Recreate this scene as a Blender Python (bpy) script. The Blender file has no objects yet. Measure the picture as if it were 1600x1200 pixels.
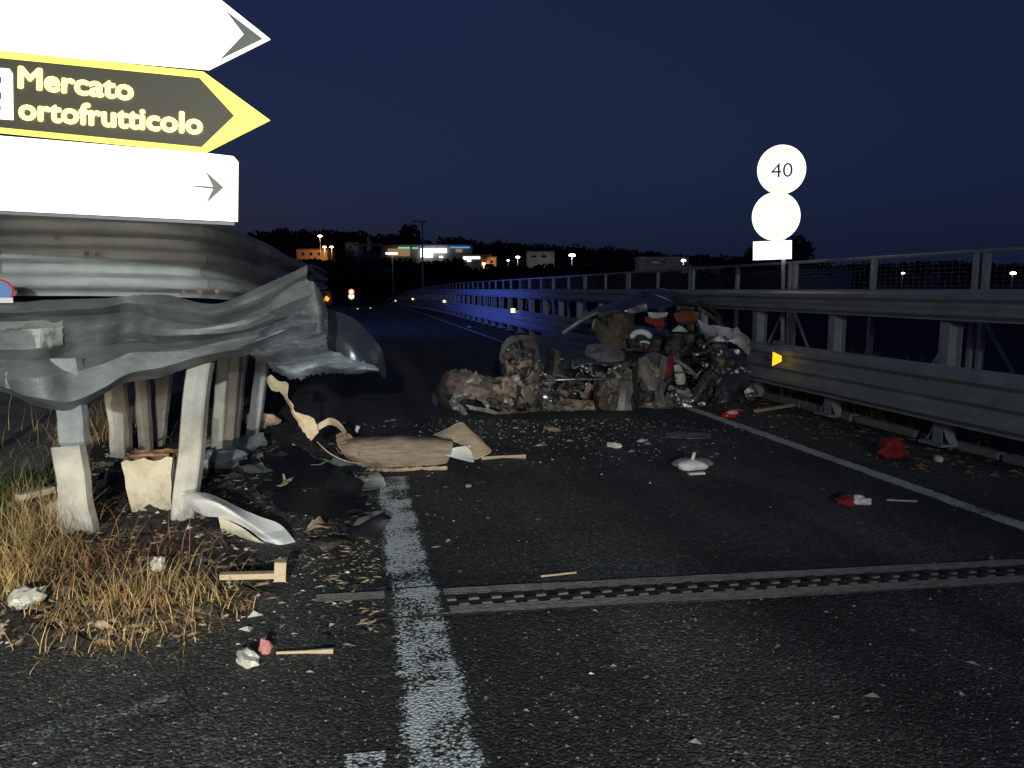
import bpy, bmesh, math, random
from mathutils import Vector, Matrix, noise
R = math.radians
random.seed(7)
S = bpy.context.scene
C = S.collection

# ------------------------------------------------------------------ camera
F, PITCH, YAW, H = 1180.0, R(7.15), R(11.7), 1.5
cam_d = bpy.data.cameras.new('camera')
cam = bpy.data.objects.new('camera', cam_d); C.objects.link(cam)
cam_d.sensor_width = 36; cam_d.lens = 36 * F / 1600
cam_d.clip_start = 0.05; cam_d.clip_end = 6000
cam.location = (0, 0, H); cam.rotation_euler = (R(90) - PITCH, 0, -YAW)
S.camera = cam

# ------------------------------------------------------------------ sky: deep dusk, the sun well below the horizon
SUN_EL, SUN_ROT = R(-1.25), R(-12)
w = bpy.data.worlds.new('World'); S.world = w; w.use_nodes = True
wn = w.node_tree.nodes; wl = w.node_tree.links; wn.clear()
sky = wn.new('ShaderNodeTexSky'); sky.sky_type = 'NISHITA'; sky.sun_disc = False
sky.sun_elevation = SUN_EL; sky.sun_rotation = SUN_ROT; sky.ozone_density = 4.6; sky.air_density = 1.0; sky.dust_density = 3.0
hs = wn.new('ShaderNodeHueSaturation'); hs.inputs['Saturation'].default_value = 0.86
bg = wn.new('ShaderNodeBackground'); bg.inputs['Strength'].default_value = 0.15
wo = wn.new('ShaderNodeOutputWorld')
dm = wn.new('ShaderNodeMix'); dm.data_type = 'RGBA'; dm.inputs[0].default_value = 0.55; dm.inputs[7].default_value = (0.066, 0.110, 0.350, 1)   # even scattered dusk light
wl.new(sky.outputs[0], hs.inputs['Color']); wl.new(hs.outputs[0], dm.inputs[6]); wl.new(dm.outputs[2], bg.inputs[0]); wl.new(bg.outputs[0], wo.inputs[0])

# last glow of the sky as one very weak, very wide lamp
sd = bpy.data.lights.new('sun', 'SUN'); sd.energy = 0.01; sd.angle = R(60); sd.color = (0.75, 0.85, 1.0)
so = bpy.data.objects.new('sun', sd); C.objects.link(so); so.rotation_euler = (R(-80), 0, 0)   # from the afterglow ahead

# two dipped headlamps of an unseen vehicle behind the photographer; the fill lamps are added
def beam_lamp(name, loc, target, power, color, cut=None, low=0.3, wa=0.5, we=0.3, size=0.05):
    d = bpy.data.lights.new(name, 'SPOT'); d.energy = power; d.color = color
    d.spot_size = R(120); d.spot_blend = 1.0; d.shadow_soft_size = size
    o = bpy.data.objects.new(name, d); C.objects.link(o); o.location = loc
    o.rotation_euler = (Vector(target) - Vector(loc)).to_track_quat('-Z', 'Y').to_euler()
    d.use_nodes = True
    n = d.node_tree.nodes; l = d.node_tree.links
    em = n['Emission']
    tc = n.new('ShaderNodeTexCoord'); sp = n.new('ShaderNodeSeparateXYZ'); l.new(tc.outputs['Normal'], sp.inputs[0])
    def m(op, a, b=None, c=None):
        x = n.new('ShaderNodeMath'); x.operation = op
        for i, q in enumerate((a, b, c)):
            if q is None: continue
            if isinstance(q, (int, float)): x.inputs[i].default_value = q
            else: l.new(q, x.inputs[i])
        return x.outputs[0]
    az = m('ABSOLUTE', sp.outputs[2])
    a = m('DIVIDE', sp.outputs[0], az); e = m('DIVIDE', sp.outputs[1], az)
    ga = m('EXPONENT', m('MULTIPLY', m('POWER', m('ABSOLUTE', m('DIVIDE', a, wa)), 2.0), -1.0))
    ge = m('EXPONENT', m('MULTIPLY', m('POWER', m('ABSOLUTE', m('DIVIDE', e, we)), 2.0), -1.0))
    s = m('MULTIPLY', ga, ge)
    if cut is not None:
        mr = n.new('ShaderNodeMapRange'); mr.interpolation_type = 'SMOOTHSTEP'
        mr.inputs[1].default_value = cut - 0.010; mr.inputs[2].default_value = cut + 0.010
        mr.inputs[3].default_value = 1.0; mr.inputs[4].default_value = low
        l.new(e, mr.inputs[0]); s = m('MULTIPLY', s, mr.outputs[0])
    l.new(s, em.inputs['Strength'])
    return o
for hx in (-1.25, 0.15):
    beam_lamp('headlamp', (hx, -9.0, 0.75), (hx - 2.0, 6.0, 0.75), 3400, (1.0, 0.88, 0.70), cut=-0.012, low=0.17, wa=0.28, we=0.20)
beam_lamp('road_fill_lamp', (-0.9, -7.0, 2.9), (-1.0, 4.5, 0.3), 4300, (0.90, 1.0, 0.93), wa=0.30, we=0.36, size=0.08)  # added fill above the headlamps, no known source, lifts the road surface
beam_lamp('rail_fill_lamp', (0.4, -7.0, 2.9), (2.6, 8.0, 0.6), 850, (0.78, 0.93, 1.0), wa=0.9, we=0.6, size=0.1)  # second added fill, wide and cool, brightens the right rail
# blue beacon of the patrol vehicle hidden on the far side of the median
beam_lamp('blue_beacon', (-8.5, 27.0, 1.15), (5.4, 33.0, 1.3), 6500, (0.10, 0.18, 1.0), wa=1.3, we=0.5)

S.view_settings.view_transform = 'Standard'; S.view_settings.look = 'None'
S.view_settings.gamma = 1.0; S.view_settings.exposure = 0.0; S.view_settings.use_curve_mapping = False
S.render.engine = 'CYCLES'
S.cycles.max_bounces = 5; S.cycles.use_denoising = True
S.cycles.sample_clamp_indirect = 4

# ------------------------------------------------------------------ helpers
cp, sp_, cy_, sy_ = math.cos(PITCH), math.sin(PITCH), math.cos(YAW), math.sin(YAW)
def ray(u, v):
    x = (u - 800) / F; y = -(v - 600) / F
    fy = cp + y * sp_; fz = -sp_ + y * cp
    return x, fy, fz
def P(u, v, D):
    """point that the photograph shows at (u, v), D metres ahead of the camera"""
    x, fy, fz = ray(u, v); t = D / fy; x *= t
    return Vector((x * cy_ + D * sy_, -x * sy_ + D * cy_, H + fz * t))
def G(u, v, z=0.0):
    x, fy, fz = ray(u, v); t = (z - H) / fz
    return P(u, v, fy * t)

def tag(o, label=None, cat=None, group=None, kind=None):
    if label: o['label'] = label
    if cat: o['category'] = cat
    if group: o['group'] = group
    if kind: o['kind'] = kind
    return o
def empty(name, loc, label=None, cat=None, group=None, rz=0):
    o = bpy.data.objects.new(name, None); C.objects.link(o); o.location = loc; o.rotation_euler.z = rz
    o.empty_display_size = 0.1
    return tag(o, label, cat, group)
def link(name, me, mat, parent=None, smooth=False, local=False):
    """mesh given in world coordinates becomes a child of parent (an unrotated empty)"""
    o = bpy.data.objects.new(name, me); C.objects.link(o)
    if mat is not None and not me.materials: me.materials.append(mat)
    if smooth: me.polygons.foreach_set('use_smooth', [True] * len(me.polygons))
    if parent is not None:
        o.parent = parent
        if not local:
            b = parent.location.copy(); q = parent.parent
            while q is not None: b += q.location; q = q.parent
            o.location = -b
    return o
def mesh(name, vs, fs):
    me = bpy.data.meshes.new(name); me.from_pydata([tuple(v) for v in vs], [], fs); me.update(); return me
class MB:
    def __init__(s): s.v = []; s.f = []
    def add(s, vs, fs):
        b = len(s.v); s.v += [Vector(v) for v in vs]; s.f += [tuple(i + b for i in f) for f in fs]; return s
    def box(s, lo, hi, M=None, taper=1.0):
        x0, y0, z0 = lo; x1, y1, z1 = hi; cx, cy = (x0 + x1) / 2, (y0 + y1) / 2
        vs = []
        for z, k in ((z0, 1), (z1, taper)):
            for x, y in ((x0, y0), (x1, y0), (x1, y1), (x0, y1)): vs.append(Vector((cx + (x - cx) * k, cy + (y - cy) * k, z)))
        if M is not None: vs = [M @ v for v in vs]
        return s.add(vs, [(3, 2, 1, 0), (4, 5, 6, 7), (0, 1, 5, 4), (1, 2, 6, 5), (2, 3, 7, 6), (3, 0, 4, 7)])
    def tube(s, pts, r, n=8, cap=True):
        pts = [Vector(p) for p in pts]; rings = []
        rr = r if isinstance(r, (list, tuple)) else [r] * len(pts)
        up = Vector((0, 0, 1))
        for i, p in enumerate(pts):
            t = (pts[min(i + 1, len(pts) - 1)] - pts[max(i - 1, 0)]).normalized()
            a = t.cross(up)
            if a.length < 1e-3: a = t.cross(Vector((1, 0, 0)))
            a.normalize(); b = a.cross(t).normalized()
            rings.append([p + (a * math.cos(2 * math.pi * k / n) + b * math.sin(2 * math.pi * k / n)) * rr[i] for k in range(n)])
        vs = [v for g in rings for v in g]; fs = []
        for i in range(len(pts) - 1):
            for k in range(n):
                k2 = (k + 1) % n; fs.append((i * n + k, i * n + k2, (i + 1) * n + k2, (i + 1) * n + k))
        if cap: fs.append(tuple(reversed(range(n)))); fs.append(tuple(range((len(pts) - 1) * n, len(pts) * n)))
        return s.add(vs, fs)
    def build(s, name, mat, parent=None, smooth=False, local=False):
        return link(name, mesh(name, s.v, s.f), mat, parent, smooth, local)
def box_part(name, lo, hi, mat, parent, bev=0.0):
    o = MB().box(lo, hi).build(name, mat, parent)
    if bev:
        b = o.modifiers.new('b', 'BEVEL'); b.width = bev; b.segments = 2
    return o
def thick(o, t):
    m = o.modifiers.new('thickness', 'SOLIDIFY'); m.thickness = t; m.offset = 0
    e = o.modifiers.new('crisp_rim', 'EDGE_SPLIT'); e.split_angle = R(38); return o

def cr(p0, p1, p2, p3, t):
    return 0.5 * ((2 * p1) + (p2 - p0) * t + (2 * p0 - 5 * p1 + 4 * p2 - p3) * t * t + (3 * p1 - p0 - 3 * p2 + p3) * t ** 3)
def curve_at(pts, s, sharp=False):
    n = len(pts) - 1; x = min(max(s, 0), 1) * n; i = min(int(x), n - 1); t = x - i
    if sharp: return pts[i].lerp(pts[i + 1], t)
    return cr(pts[max(i - 1, 0)], pts[i], pts[i + 1], pts[min(i + 2, n)], t)
_FOLDS = {}
def crumple(p, amp, freq, seed=0.0):
    """sheet metal folds: straight creases in several directions, each fading in and out"""
    if seed not in _FOLDS:
        rn = random.Random(int(seed * 13) + 5)
        _FOLDS[seed] = [(Vector((rn.gauss(0, 1), rn.gauss(0, 1), rn.gauss(0, 1))).normalized(), rn.uniform(0, 2), rn.uniform(.5, 1.6)) for _ in range(6)]
    q = p * freq * 1.7; amp *= 0.75; s = 0.0
    for k, (d, ph, f) in enumerate(_FOLDS[seed]):
        t = q.dot(d) * f * 0.55 + ph + 0.22 * noise.noise(q * 0.5 + Vector((k * 7.3, seed, 0)))
        tri = abs((t % 2.0) - 1.0) * 2 - 1
        g = min(1, max(0, noise.noise(q * 0.4 + Vector((0, k * 5.1, seed))) * 1.3 + 0.55))
        s += tri * g / (0.7 + f * 0.6)
    return amp * s * 0.62 + amp * 0.05 * noise.noise(q * 3.7)
def sheet(name, rows, nu, nv, mat, parent=None, amp=0.02, freq=6, seed=1.0, thickness=0.003, sharp=False, ragged=0.0, prof=None, smooth=True, world=False, z_floor=None):
    """a bent and crumpled plate through a grid of control points (u, v, D) or world points"""
    rows = [[Vector(p) if world else P(*p) for p in r] for r in rows]
    g = []
    for j in range(nv + 1):
        line = []
        for i in range(nu + 1):
            col = [curve_at(r, i / nu, sharp is True) for r in rows]
            line.append(curve_at(col, j / nv, bool(sharp)))
        g.append(line)
    out = []
    for j in range(nv + 1):
        for i in range(nu + 1):
            du = g[j][min(i + 1, nu)] - g[j][max(i - 1, 0)]; dv = g[min(j + 1, nv)][i] - g[max(j - 1, 0)][i]
            n = du.cross(dv)
            n = n.normalized() if n.length > 1e-9 else Vector((0, -1, 0))
            p = g[j][i].copy()
            k = crumple(p, amp, freq, seed)
            if prof: k += prof(i / nu, j / nv)
            p += n * k
            if ragged:
                e = 0
                if j == nv: e = 1
                elif j == nv - 1: e = 0.4
                if j == 0: e = -0.6
                if e: p += dv.normalized() * ragged * e * (noise.noise(Vector((i * 0.9, seed, 0))) + 0.7 * noise.noise(Vector((i * 2.7, seed, 4))))
                if i in (0, nu): p += du.normalized() * ragged * 0.7 * noise.noise(Vector((j * 1.3, seed, 9)))
            if z_floor is not None: p.z = max(p.z, z_floor)
            out.append(p)
    W = nu + 1
    fs = [(j * W + i, j * W + i + 1, (j + 1) * W + i + 1, (j + 1) * W + i) for j in range(nv) for i in range(nu)]
    o = link(name, mesh(name, out, fs), mat, parent, smooth)
    if smooth: o.data.set_sharp_from_angle(angle=R(24))
    return thick(o, thickness)
def base_of(pts):
    c = sum((Vector(p) for p in pts), Vector()) / len(pts); return Vector((c.x, c.y, 0))

# ------------------------------------------------------------------ materials
MATS = {}
def mat(name, col, rough=0.6, metal=0.0, var=0.0, vscale=8.0, col2=None, bump=0.0, bscale=40.0, emit=None, estr=0.0, stretch=None, thr=(0.35, 0.65), spec=0.5):
    m = bpy.data.materials.new(name); m.use_nodes = True
    n = m.node_tree.nodes; l = m.node_tree.links; b = n['Principled BSDF']
    b.inputs['Base Color'].default_value = (*col, 1); b.inputs['Roughness'].default_value = rough; b.inputs['Metallic'].default_value = metal
    b.inputs['Specular IOR Level'].default_value = spec
    if col2 is not None or bump:
        tc = n.new('ShaderNodeTexCoord'); mp = n.new('ShaderNodeMapping'); l.new(tc.outputs['Object'], mp.inputs[0])
        if stretch: mp.inputs['Scale'].default_value = stretch
    if col2 is not None:
        t = n.new('ShaderNodeTexNoise'); t.inputs['Scale'].default_value = vscale; t.inputs['Detail'].default_value = 8; t.inputs['Roughness'].default_value = 0.65
        l.new(mp.outputs[0], t.inputs['Vector'])
        r = n.new('ShaderNodeValToRGB'); r.color_ramp.elements[0].position = thr[0]; r.color_ramp.elements[1].position = thr[1]
        r.color_ramp.elements[0].color = (*col, 1); r.color_ramp.elements[1].color = (*col2, 1)
        l.new(t.outputs['Fac'], r.inputs[0]); l.new(r.outputs[0], b.inputs['Base Color'])
        mr = n.new('ShaderNodeMapRange'); mr.inputs[3].default_value = max(rough - 0.12, 0.05); mr.inputs[4].default_value = min(rough + 0.15, 1)
        l.new(t.outputs['Fac'], mr.inputs[0]); l.new(mr.outputs[0], b.inputs['Roughness'])
    if bump:
        t2 = n.new('ShaderNodeTexNoise'); t2.inputs['Scale'].default_value = bscale; t2.inputs['Detail'].default_value = 6
        l.new(mp.outputs[0], t2.inputs['Vector'])
        bp = n.new('ShaderNodeBump'); bp.inputs['Strength'].default_value = bump; bp.inputs['Distance'].default_value = 0.02
        l.new(t2.outputs['Fac'], bp.inputs['Height']); l.new(bp.outputs[0], b.inputs['Normal'])
    if emit is not None:
        b.inputs['Emission Color'].default_value = (*emit, 1); b.inputs['Emission Strength'].default_value = estr
    MATS[name] = m
    return m

def asphalt(name, base, fleck, wear_shade_lines=True, paint=None, wear=0.5, edge=0.25):
    m = bpy.data.materials.new(name); m.use_nodes = True
    n = m.node_tree.nodes; l = m.node_tree.links; b = n['Principled BSDF']
    tc = n.new('ShaderNodeTexCoord')
    vo = n.new('ShaderNodeTexVoronoi'); vo.inputs['Scale'].default_value = 75; l.new(tc.outputs['Object'], vo.inputs['Vector'])
    big = n.new('ShaderNodeTexNoise'); big.inputs['Scale'].default_value = 1.1; big.inputs['Detail'].default_value = 7; l.new(tc.outputs['Object'], big.inputs['Vector'])
    nz = n.new('ShaderNodeTexNoise'); nz.inputs['Scale'].default_value = 22; nz.inputs['Detail'].default_value = 10; nz.inputs['Roughness'].default_value = 0.75; l.new(tc.outputs['Object'], nz.inputs['Vector'])
    # each stone of the aggregate has its own grey
    sx = n.new('ShaderNodeSeparateColor'); l.new(vo.outputs['Color'], sx.inputs[0])
    cr_ = n.new('ShaderNodeValToRGB'); e = cr_.color_ramp.elements
    e[0].position = 0.0; e[0].color = (*[c * 0.55 for c in base], 1); e[1].position = 0.97; e[1].color = (*fleck, 1)
    k = e.new(0.72); k.color = (*base, 1); k = e.new(0.9); k.color = (*[c * 1.9 for c in base], 1)
    l.new(sx.outputs[0], cr_.inputs[0])
    mx = n.new('ShaderNodeMix'); mx.data_type = 'RGBA'; mx.blend_type = 'MULTIPLY'; mx.inputs[0].default_value = 0.75
    rm = n.new('ShaderNodeValToRGB'); rm.color_ramp.elements[0].position = 0.3; rm.color_ramp.elements[0].color = (0.35, 0.35, 0.35, 1); rm.color_ramp.elements[1].position = 0.7; rm.color_ramp.elements[1].color = (1.25, 1.25, 1.25, 1)
    l.new(big.outputs['Fac'], rm.inputs[0]); l.new(cr_.outputs[0], mx.inputs[6]); l.new(rm.outputs[0], mx.inputs[7])
    # tyre-polished and oily bands along the lanes, also painted as hints of cast shadow
    mp = n.new('ShaderNodeMapping'); mp.inputs['Scale'].default_value = (1.15, 0.045, 1); l.new(tc.outputs['Object'], mp.inputs[0])
    bn = n.new('ShaderNodeTexNoise'); bn.inputs['Scale'].default_value = 1.0; bn.inputs['Detail'].default_value = 3; l.new(mp.outputs[0], bn.inputs['Vector'])
    br = n.new('ShaderNodeValToRGB'); br.color_ramp.elements[0].position = 0.40; br.color_ramp.elements[0].color = (0.52, 0.53, 0.55, 1); br.color_ramp.elements[1].position = 0.56; br.color_ramp.elements[1].color = (1.15, 1.15, 1.12, 1)
    l.new(bn.outputs['Fac'], br.inputs[0])
    m3 = n.new('ShaderNodeMix'); m3.data_type = 'RGBA'; m3.blend_type = 'MULTIPLY'; m3.inputs[0].default_value = 0.9 if wear_shade_lines else 0.0
    l.new(mx.outputs[2], m3.inputs[6]); l.new(br.outputs[0], m3.inputs[7])
    col_out = m3.outputs[2]
    if paint is not None:      # thermoplastic paint worn off the stones, ragged at its edges
        uv = n.new('ShaderNodeUVMap'); sx2 = n.new('ShaderNodeSeparateXYZ'); l.new(uv.outputs[0], sx2.inputs[0])
        def mm(op, a, b_=None, c=None):
            x = n.new('ShaderNodeMath'); x.operation = op
            for i, q_ in enumerate((a, b_, c)):
                if q_ is None: continue
                if isinstance(q_, (int, float)): x.inputs[i].default_value = q_
                else: l.new(q_, x.inputs[i])
            return x.outputs[0]
        ed = mm('SUBTRACT', 1.0, mm('ABSOLUTE', mm('MULTIPLY_ADD', sx2.outputs[0], 2.0, -1.0)))          # 0 at the edge, 1 in the middle
        w1 = n.new('ShaderNodeTexNoise'); w1.inputs['Scale'].default_value = 45; w1.inputs['Detail'].default_value = 8; w1.inputs['Roughness'].default_value = 0.7; l.new(tc.outputs['Object'], w1.inputs['Vector'])
        w2 = n.new('ShaderNodeTexNoise'); w2.inputs['Scale'].default_value = 3.2; w2.inputs['Detail'].default_value = 5; l.new(tc.outputs['Object'], w2.inputs['Vector'])
        en = n.new('ShaderNodeMapRange'); en.inputs[2].default_value = edge; en.inputs[3].default_value = -0.30; en.inputs[4].default_value = 0.0; l.new(ed, en.inputs[0])
        v_ = mm('ADD', mm('ADD', mm('MULTIPLY_ADD', w2.outputs['Fac'], 0.85, -0.42), w1.outputs['Fac']), en.outputs[0])
        v_ = mm('ADD', v_, mm('MULTIPLY', vo.outputs['Distance'], -0.22))
        mk = n.new('ShaderNodeMapRange'); mk.interpolation_type = 'SMOOTHSTEP'; mk.inputs[1].default_value = wear - 0.05; mk.inputs[2].default_value = wear + 0.05; l.new(v_, mk.inputs[0])
        pr = n.new('ShaderNodeMix'); pr.data_type = 'RGBA'; l.new(mk.outputs[0], pr.inputs[0]); l.new(col_out, pr.inputs[6]); pr.inputs[7].default_value = (*paint, 1)
        col_out = pr.outputs[2]
    l.new(col_out, b.inputs['Base Color'])
    b.inputs['Roughness'].default_value = 0.75; b.inputs['Specular IOR Level'].default_value = 0.35
    ad = n.new('ShaderNodeMath'); ad.operation = 'MULTIPLY_ADD'; ad.inputs[1].default_value = -0.9; l.new(vo.outputs['Distance'], ad.inputs[0]); l.new(nz.outputs['Fac'], ad.inputs[2])
    bp = n.new('ShaderNodeBump'); bp.inputs['Strength'].default_value = 1.0; bp.inputs['Distance'].default_value = 0.012
    l.new(ad.outputs[0], bp.inputs['Height']); l.new(bp.outputs[0], b.inputs['Normal'])
    MATS[name] = m; return m
def worn_paint(name, paint, base, lo, hi, scale=30):
    m = mat(name, base, 0.75, col2=paint, vscale=scale, thr=(lo, hi), bump=0.7, bscale=90)
    return m

asphalt('asphalt', (0.066, 0.068, 0.066), (0.17, 0.17, 0.16))
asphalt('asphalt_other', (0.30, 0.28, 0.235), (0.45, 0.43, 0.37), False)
AS = ((0.066, 0.068, 0.066), (0.17, 0.17, 0.16))
asphalt('paint_line', *AS, paint=(0.54, 0.585, 0.59), wear=0.355, edge=0.40)
asphalt('paint_edge', *AS, paint=(0.62, 0.62, 0.60), wear=0.25, edge=0.35)
asphalt('paint_ghost', *AS, paint=(0.26, 0.28, 0.28), wear=0.47, edge=0.8)
mat('joint_concrete', (0.20, 0.19, 0.165), 0.9, col2=(0.33, 0.31, 0.27), vscale=14, bump=0.5, bscale=70)
mat('joint_steel', (0.02, 0.016, 0.014), 0.7, 0.3, col2=(0.12, 0.105, 0.095), vscale=7, thr=(0.38, 0.62))
mat('joint_gap', (0.012, 0.011, 0.01), 0.95)
mat('soil', (0.012, 0.010, 0.009), 0.95, col2=(0.075, 0.06, 0.045), vscale=7, bump=1.0, bscale=35, thr=(0.4, 0.75))
mat('kerb', (0.16, 0.16, 0.15), 0.9, col2=(0.30, 0.29, 0.26), vscale=6, bump=0.4)
mat('terrain', (0.018, 0.020, 0.016), 1.0, col2=(0.035, 0.035, 0.028), vscale=0.05)
mat('galv', (0.24, 0.25, 0.26), 0.62, 0.1, col2=(0.38, 0.385, 0.39), vscale=5, bump=0.15, bscale=25)
mat('galv_torn', (0.10, 0.107, 0.106), 0.55, 0.2, col2=(0.225, 0.24, 0.245), vscale=3.0, bump=0.2, bscale=24, thr=(0.30, 0.68), stretch=(1.2, 1.2, 2.2))
mat('galv_dirty', (0.24, 0.25, 0.26), 0.62, 0.08, col2=(0.37, 0.38, 0.39), vscale=4, bump=0.25, bscale=18, thr=(0.3, 0.7))
mat('galv_scraped', (0.09, 0.10, 0.12), 0.45, 0.4, col2=(0.25, 0.265, 0.30), vscale=9, stretch=(1, 1, 4), bump=0.3, bscale=20)
mat('post_pale', (0.22, 0.20, 0.17), 0.6, 0.15, col2=(0.50, 0.475, 0.42), vscale=2.6, bump=0.08, bscale=14, thr=(0.28, 0.58))
mat('sticker', (0.40, 0.41, 0.40), 0.6, col2=(0.16, 0.17, 0.165), vscale=10, thr=(0.5, 0.62), bump=0.3)
mat('silver', (0.86, 0.85, 0.83), 0.28, 0.25, bump=0.05, bscale=9)
mat('cream_paint', (0.62, 0.56, 0.42), 0.6, col2=(0.50, 0.44, 0.33), vscale=6)
mat('concrete_cream', (0.52, 0.46, 0.35), 0.9, col2=(0.30, 0.25, 0.18), vscale=5, bump=0.5, bscale=30, thr=(0.45, 0.75))
mat('rust', (0.16, 0.07, 0.035), 0.9, col2=(0.30, 0.17, 0.10), vscale=14, bump=0.5)
mat('torn_tan', (0.48, 0.36, 0.24), 0.75, col2=(0.28, 0.19, 0.12), vscale=11, bump=0.4, bscale=30)
mat('tan_fabric', (0.20, 0.145, 0.11), 0.8, col2=(0.36, 0.28, 0.215), vscale=9, bump=0.6, bscale=60, stretch=(1, 1, 8))
mat('tan_bright', (0.62, 0.49, 0.34), 0.7, col2=(0.46, 0.34, 0.22), vscale=7, bump=0.2)
mat('white_plastic', (0.78, 0.77, 0.74), 0.45, col2=(0.62, 0.60, 0.56), vscale=6)
mat('bag', (0.62, 0.60, 0.54), 0.5, col2=(0.48, 0.46, 0.40), vscale=9)
mat('red_cloth', (0.34, 0.016, 0.022), 0.8, col2=(0.14, 0.008, 0.012), vscale=14, bump=0.3)
mat('red_plastic', (0.50, 0.02, 0.02), 0.18, bump=0.05)
mat('pink_plastic', (0.75, 0.38, 0.34), 0.3)
mat('dusty_red', (0.36, 0.11, 0.11), 0.7, col2=(0.45, 0.20, 0.18), vscale=12)
mat('wood', (0.40, 0.29, 0.18), 0.8, col2=(0.56, 0.44, 0.30), vscale=6, stretch=(4, 4, 30), bump=0.3)
mat('straw', (0.20, 0.11, 0.045), 0.8, col2=(0.60, 0.42, 0.18), vscale=16, thr=(0.34, 0.58))
mat('twig', (0.12, 0.05, 0.025), 0.85, col2=(0.34, 0.17, 0.08), vscale=12)
mat('weed', (0.05, 0.09, 0.025), 0.7, col2=(0.20, 0.23, 0.08), vscale=9)
mat('dull_black', (0.012, 0.011, 0.011), 0.5, col2=(0.05, 0.045, 0.04), vscale=10, bump=0.8, bscale=20)
mat('black_film', (0.010, 0.011, 0.013), 0.5, bump=0.3, bscale=12, spec=0.2)
mat('rubber', (0.015, 0.015, 0.016), 0.8, bump=0.4, bscale=60)
mat('car_paint', (0.13, 0.14, 0.17), 0.32, 0.7, col2=(0.05, 0.05, 0.06), vscale=5, thr=(0.45, 0.8), bump=0.2, bscale=14)
mat('car_burnt', (0.19, 0.14, 0.115), 0.6, 0.12, col2=(0.03, 0.025, 0.024), vscale=11, thr=(0.38, 0.66), bump=0.15, bscale=22)
mat('car_tan', (0.33, 0.23, 0.165), 0.62, 0.1, col2=(0.03, 0.023, 0.02), vscale=13, thr=(0.42, 0.62), bump=0.15, bscale=24)
mat('car_shell', (0.15, 0.125, 0.11), 0.55, 0.05, col2=(0.07, 0.06, 0.055), vscale=8, thr=(0.35, 0.7), bump=0.1, bscale=30)
mat('car_grey', (0.30, 0.28, 0.27), 0.5, 0.3, col2=(0.12, 0.10, 0.095), vscale=6, thr=(0.4, 0.7), bump=0.4, bscale=16)
mat('car_white', (0.52, 0.51, 0.50), 0.45, 0.2, col2=(0.26, 0.24, 0.23), vscale=8, thr=(0.45, 0.7), bump=0.3, bscale=14)
mat('bare_metal', (0.45, 0.45, 0.46), 0.35, 0.9, col2=(0.16, 0.15, 0.15), vscale=11, bump=0.4, bscale=22)
mat('seat_brown', (0.13, 0.095, 0.075), 0.85, col2=(0.05, 0.038, 0.03), vscale=7, bump=0.4, bscale=50)
mat('orange_trim', (0.24, 0.07, 0.028), 0.7, col2=(0.12, 0.035, 0.018), vscale=7)
mat('glass_crumbs', (0.55, 0.58, 0.58), 0.1, spec=0.8)
mat('sign_back', (0.25, 0.26, 0.27), 0.6, 0.4)
mat('sign_black', (0.095, 0.08, 0.055), 0.5)
mat('sign_dark_arrow', (0.17, 0.175, 0.15), 0.5)
mat('retro_glow_white', (0.85, 0.85, 0.83), 0.4, emit=(1.0, 1.0, 0.96), estr=1.6)  # sign and reflector colours from here paint retroreflected headlamp light as emission
mat('retro_glow_warm', (0.85, 0.84, 0.80), 0.4, emit=(1.0, 0.90, 0.72), estr=1.05)
mat('retro_glow_yellow', (0.80, 0.62, 0.05), 0.4, emit=(1.0, 0.86, 0.16), estr=1.25)
mat('retro_glow_letter', (0.80, 0.72, 0.3), 0.4, emit=(1.0, 0.87, 0.28), estr=1.5)
mat('lit_print', (0.22, 0.22, 0.2), 0.6)
mat('retro_glow_amber', (0.9, 0.5, 0.02), 0.3, emit=(1.0, 0.56, 0.02), estr=1.3)
mat('retro_glow_pale', (0.8, 0.7, 0.4), 0.3, emit=(1.0, 0.78, 0.42), estr=2.2)
mat('retro_glow_orange', (0.8, 0.3, 0.02), 0.3, emit=(1.0, 0.36, 0.03), estr=1.6)
mat('retro_glow_red', (0.8, 0.1, 0.05), 0.3, emit=(1.0, 0.22, 0.14), estr=1.0)
mat('sign_blue', (0.05, 0.16, 0.42), 0.35)
mat('lamp_white', (0.9, 0.9, 0.9), 0.4, emit=(0.85, 0.95, 1.0), estr=14)
mat('lamp_warm', (0.9, 0.8, 0.6), 0.4, emit=(1.0, 0.62, 0.24), estr=14)
mat('shop_white', (0.9, 0.9, 0.9), 0.4, emit=(0.95, 1.0, 0.95), estr=2.0)
mat('shop_green', (0.3, 0.8, 0.5), 0.4, emit=(0.25, 1.0, 0.55), estr=0.7)
mat('shop_blue', (0.2, 0.5, 0.9), 0.4, emit=(0.15, 0.6, 1.0), estr=0.6)
mat('shop_warm', (0.6, 0.45, 0.3), 0.6, emit=(1.0, 0.55, 0.28), estr=0.28)
mat('wall_grey', (0.35, 0.35, 0.36), 0.9, col2=(0.28, 0.28, 0.29), vscale=0.3)
mat('wall_pale', (0.55, 0.53, 0.50), 0.9, col2=(0.46, 0.44, 0.41), vscale=0.3)
mat('wall_orange', (0.50, 0.28, 0.16), 0.9, col2=(0.42, 0.22, 0.12), vscale=0.3)
mat('roof_dark', (0.08, 0.075, 0.07), 0.9)
mat('window_dark', (0.02, 0.022, 0.028), 0.15)
mat('forest', (0.020, 0.024, 0.016), 0.95, col2=(0.035, 0.038, 0.024), vscale=0.08)
mat('bark', (0.06, 0.045, 0.035), 0.95)

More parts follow.
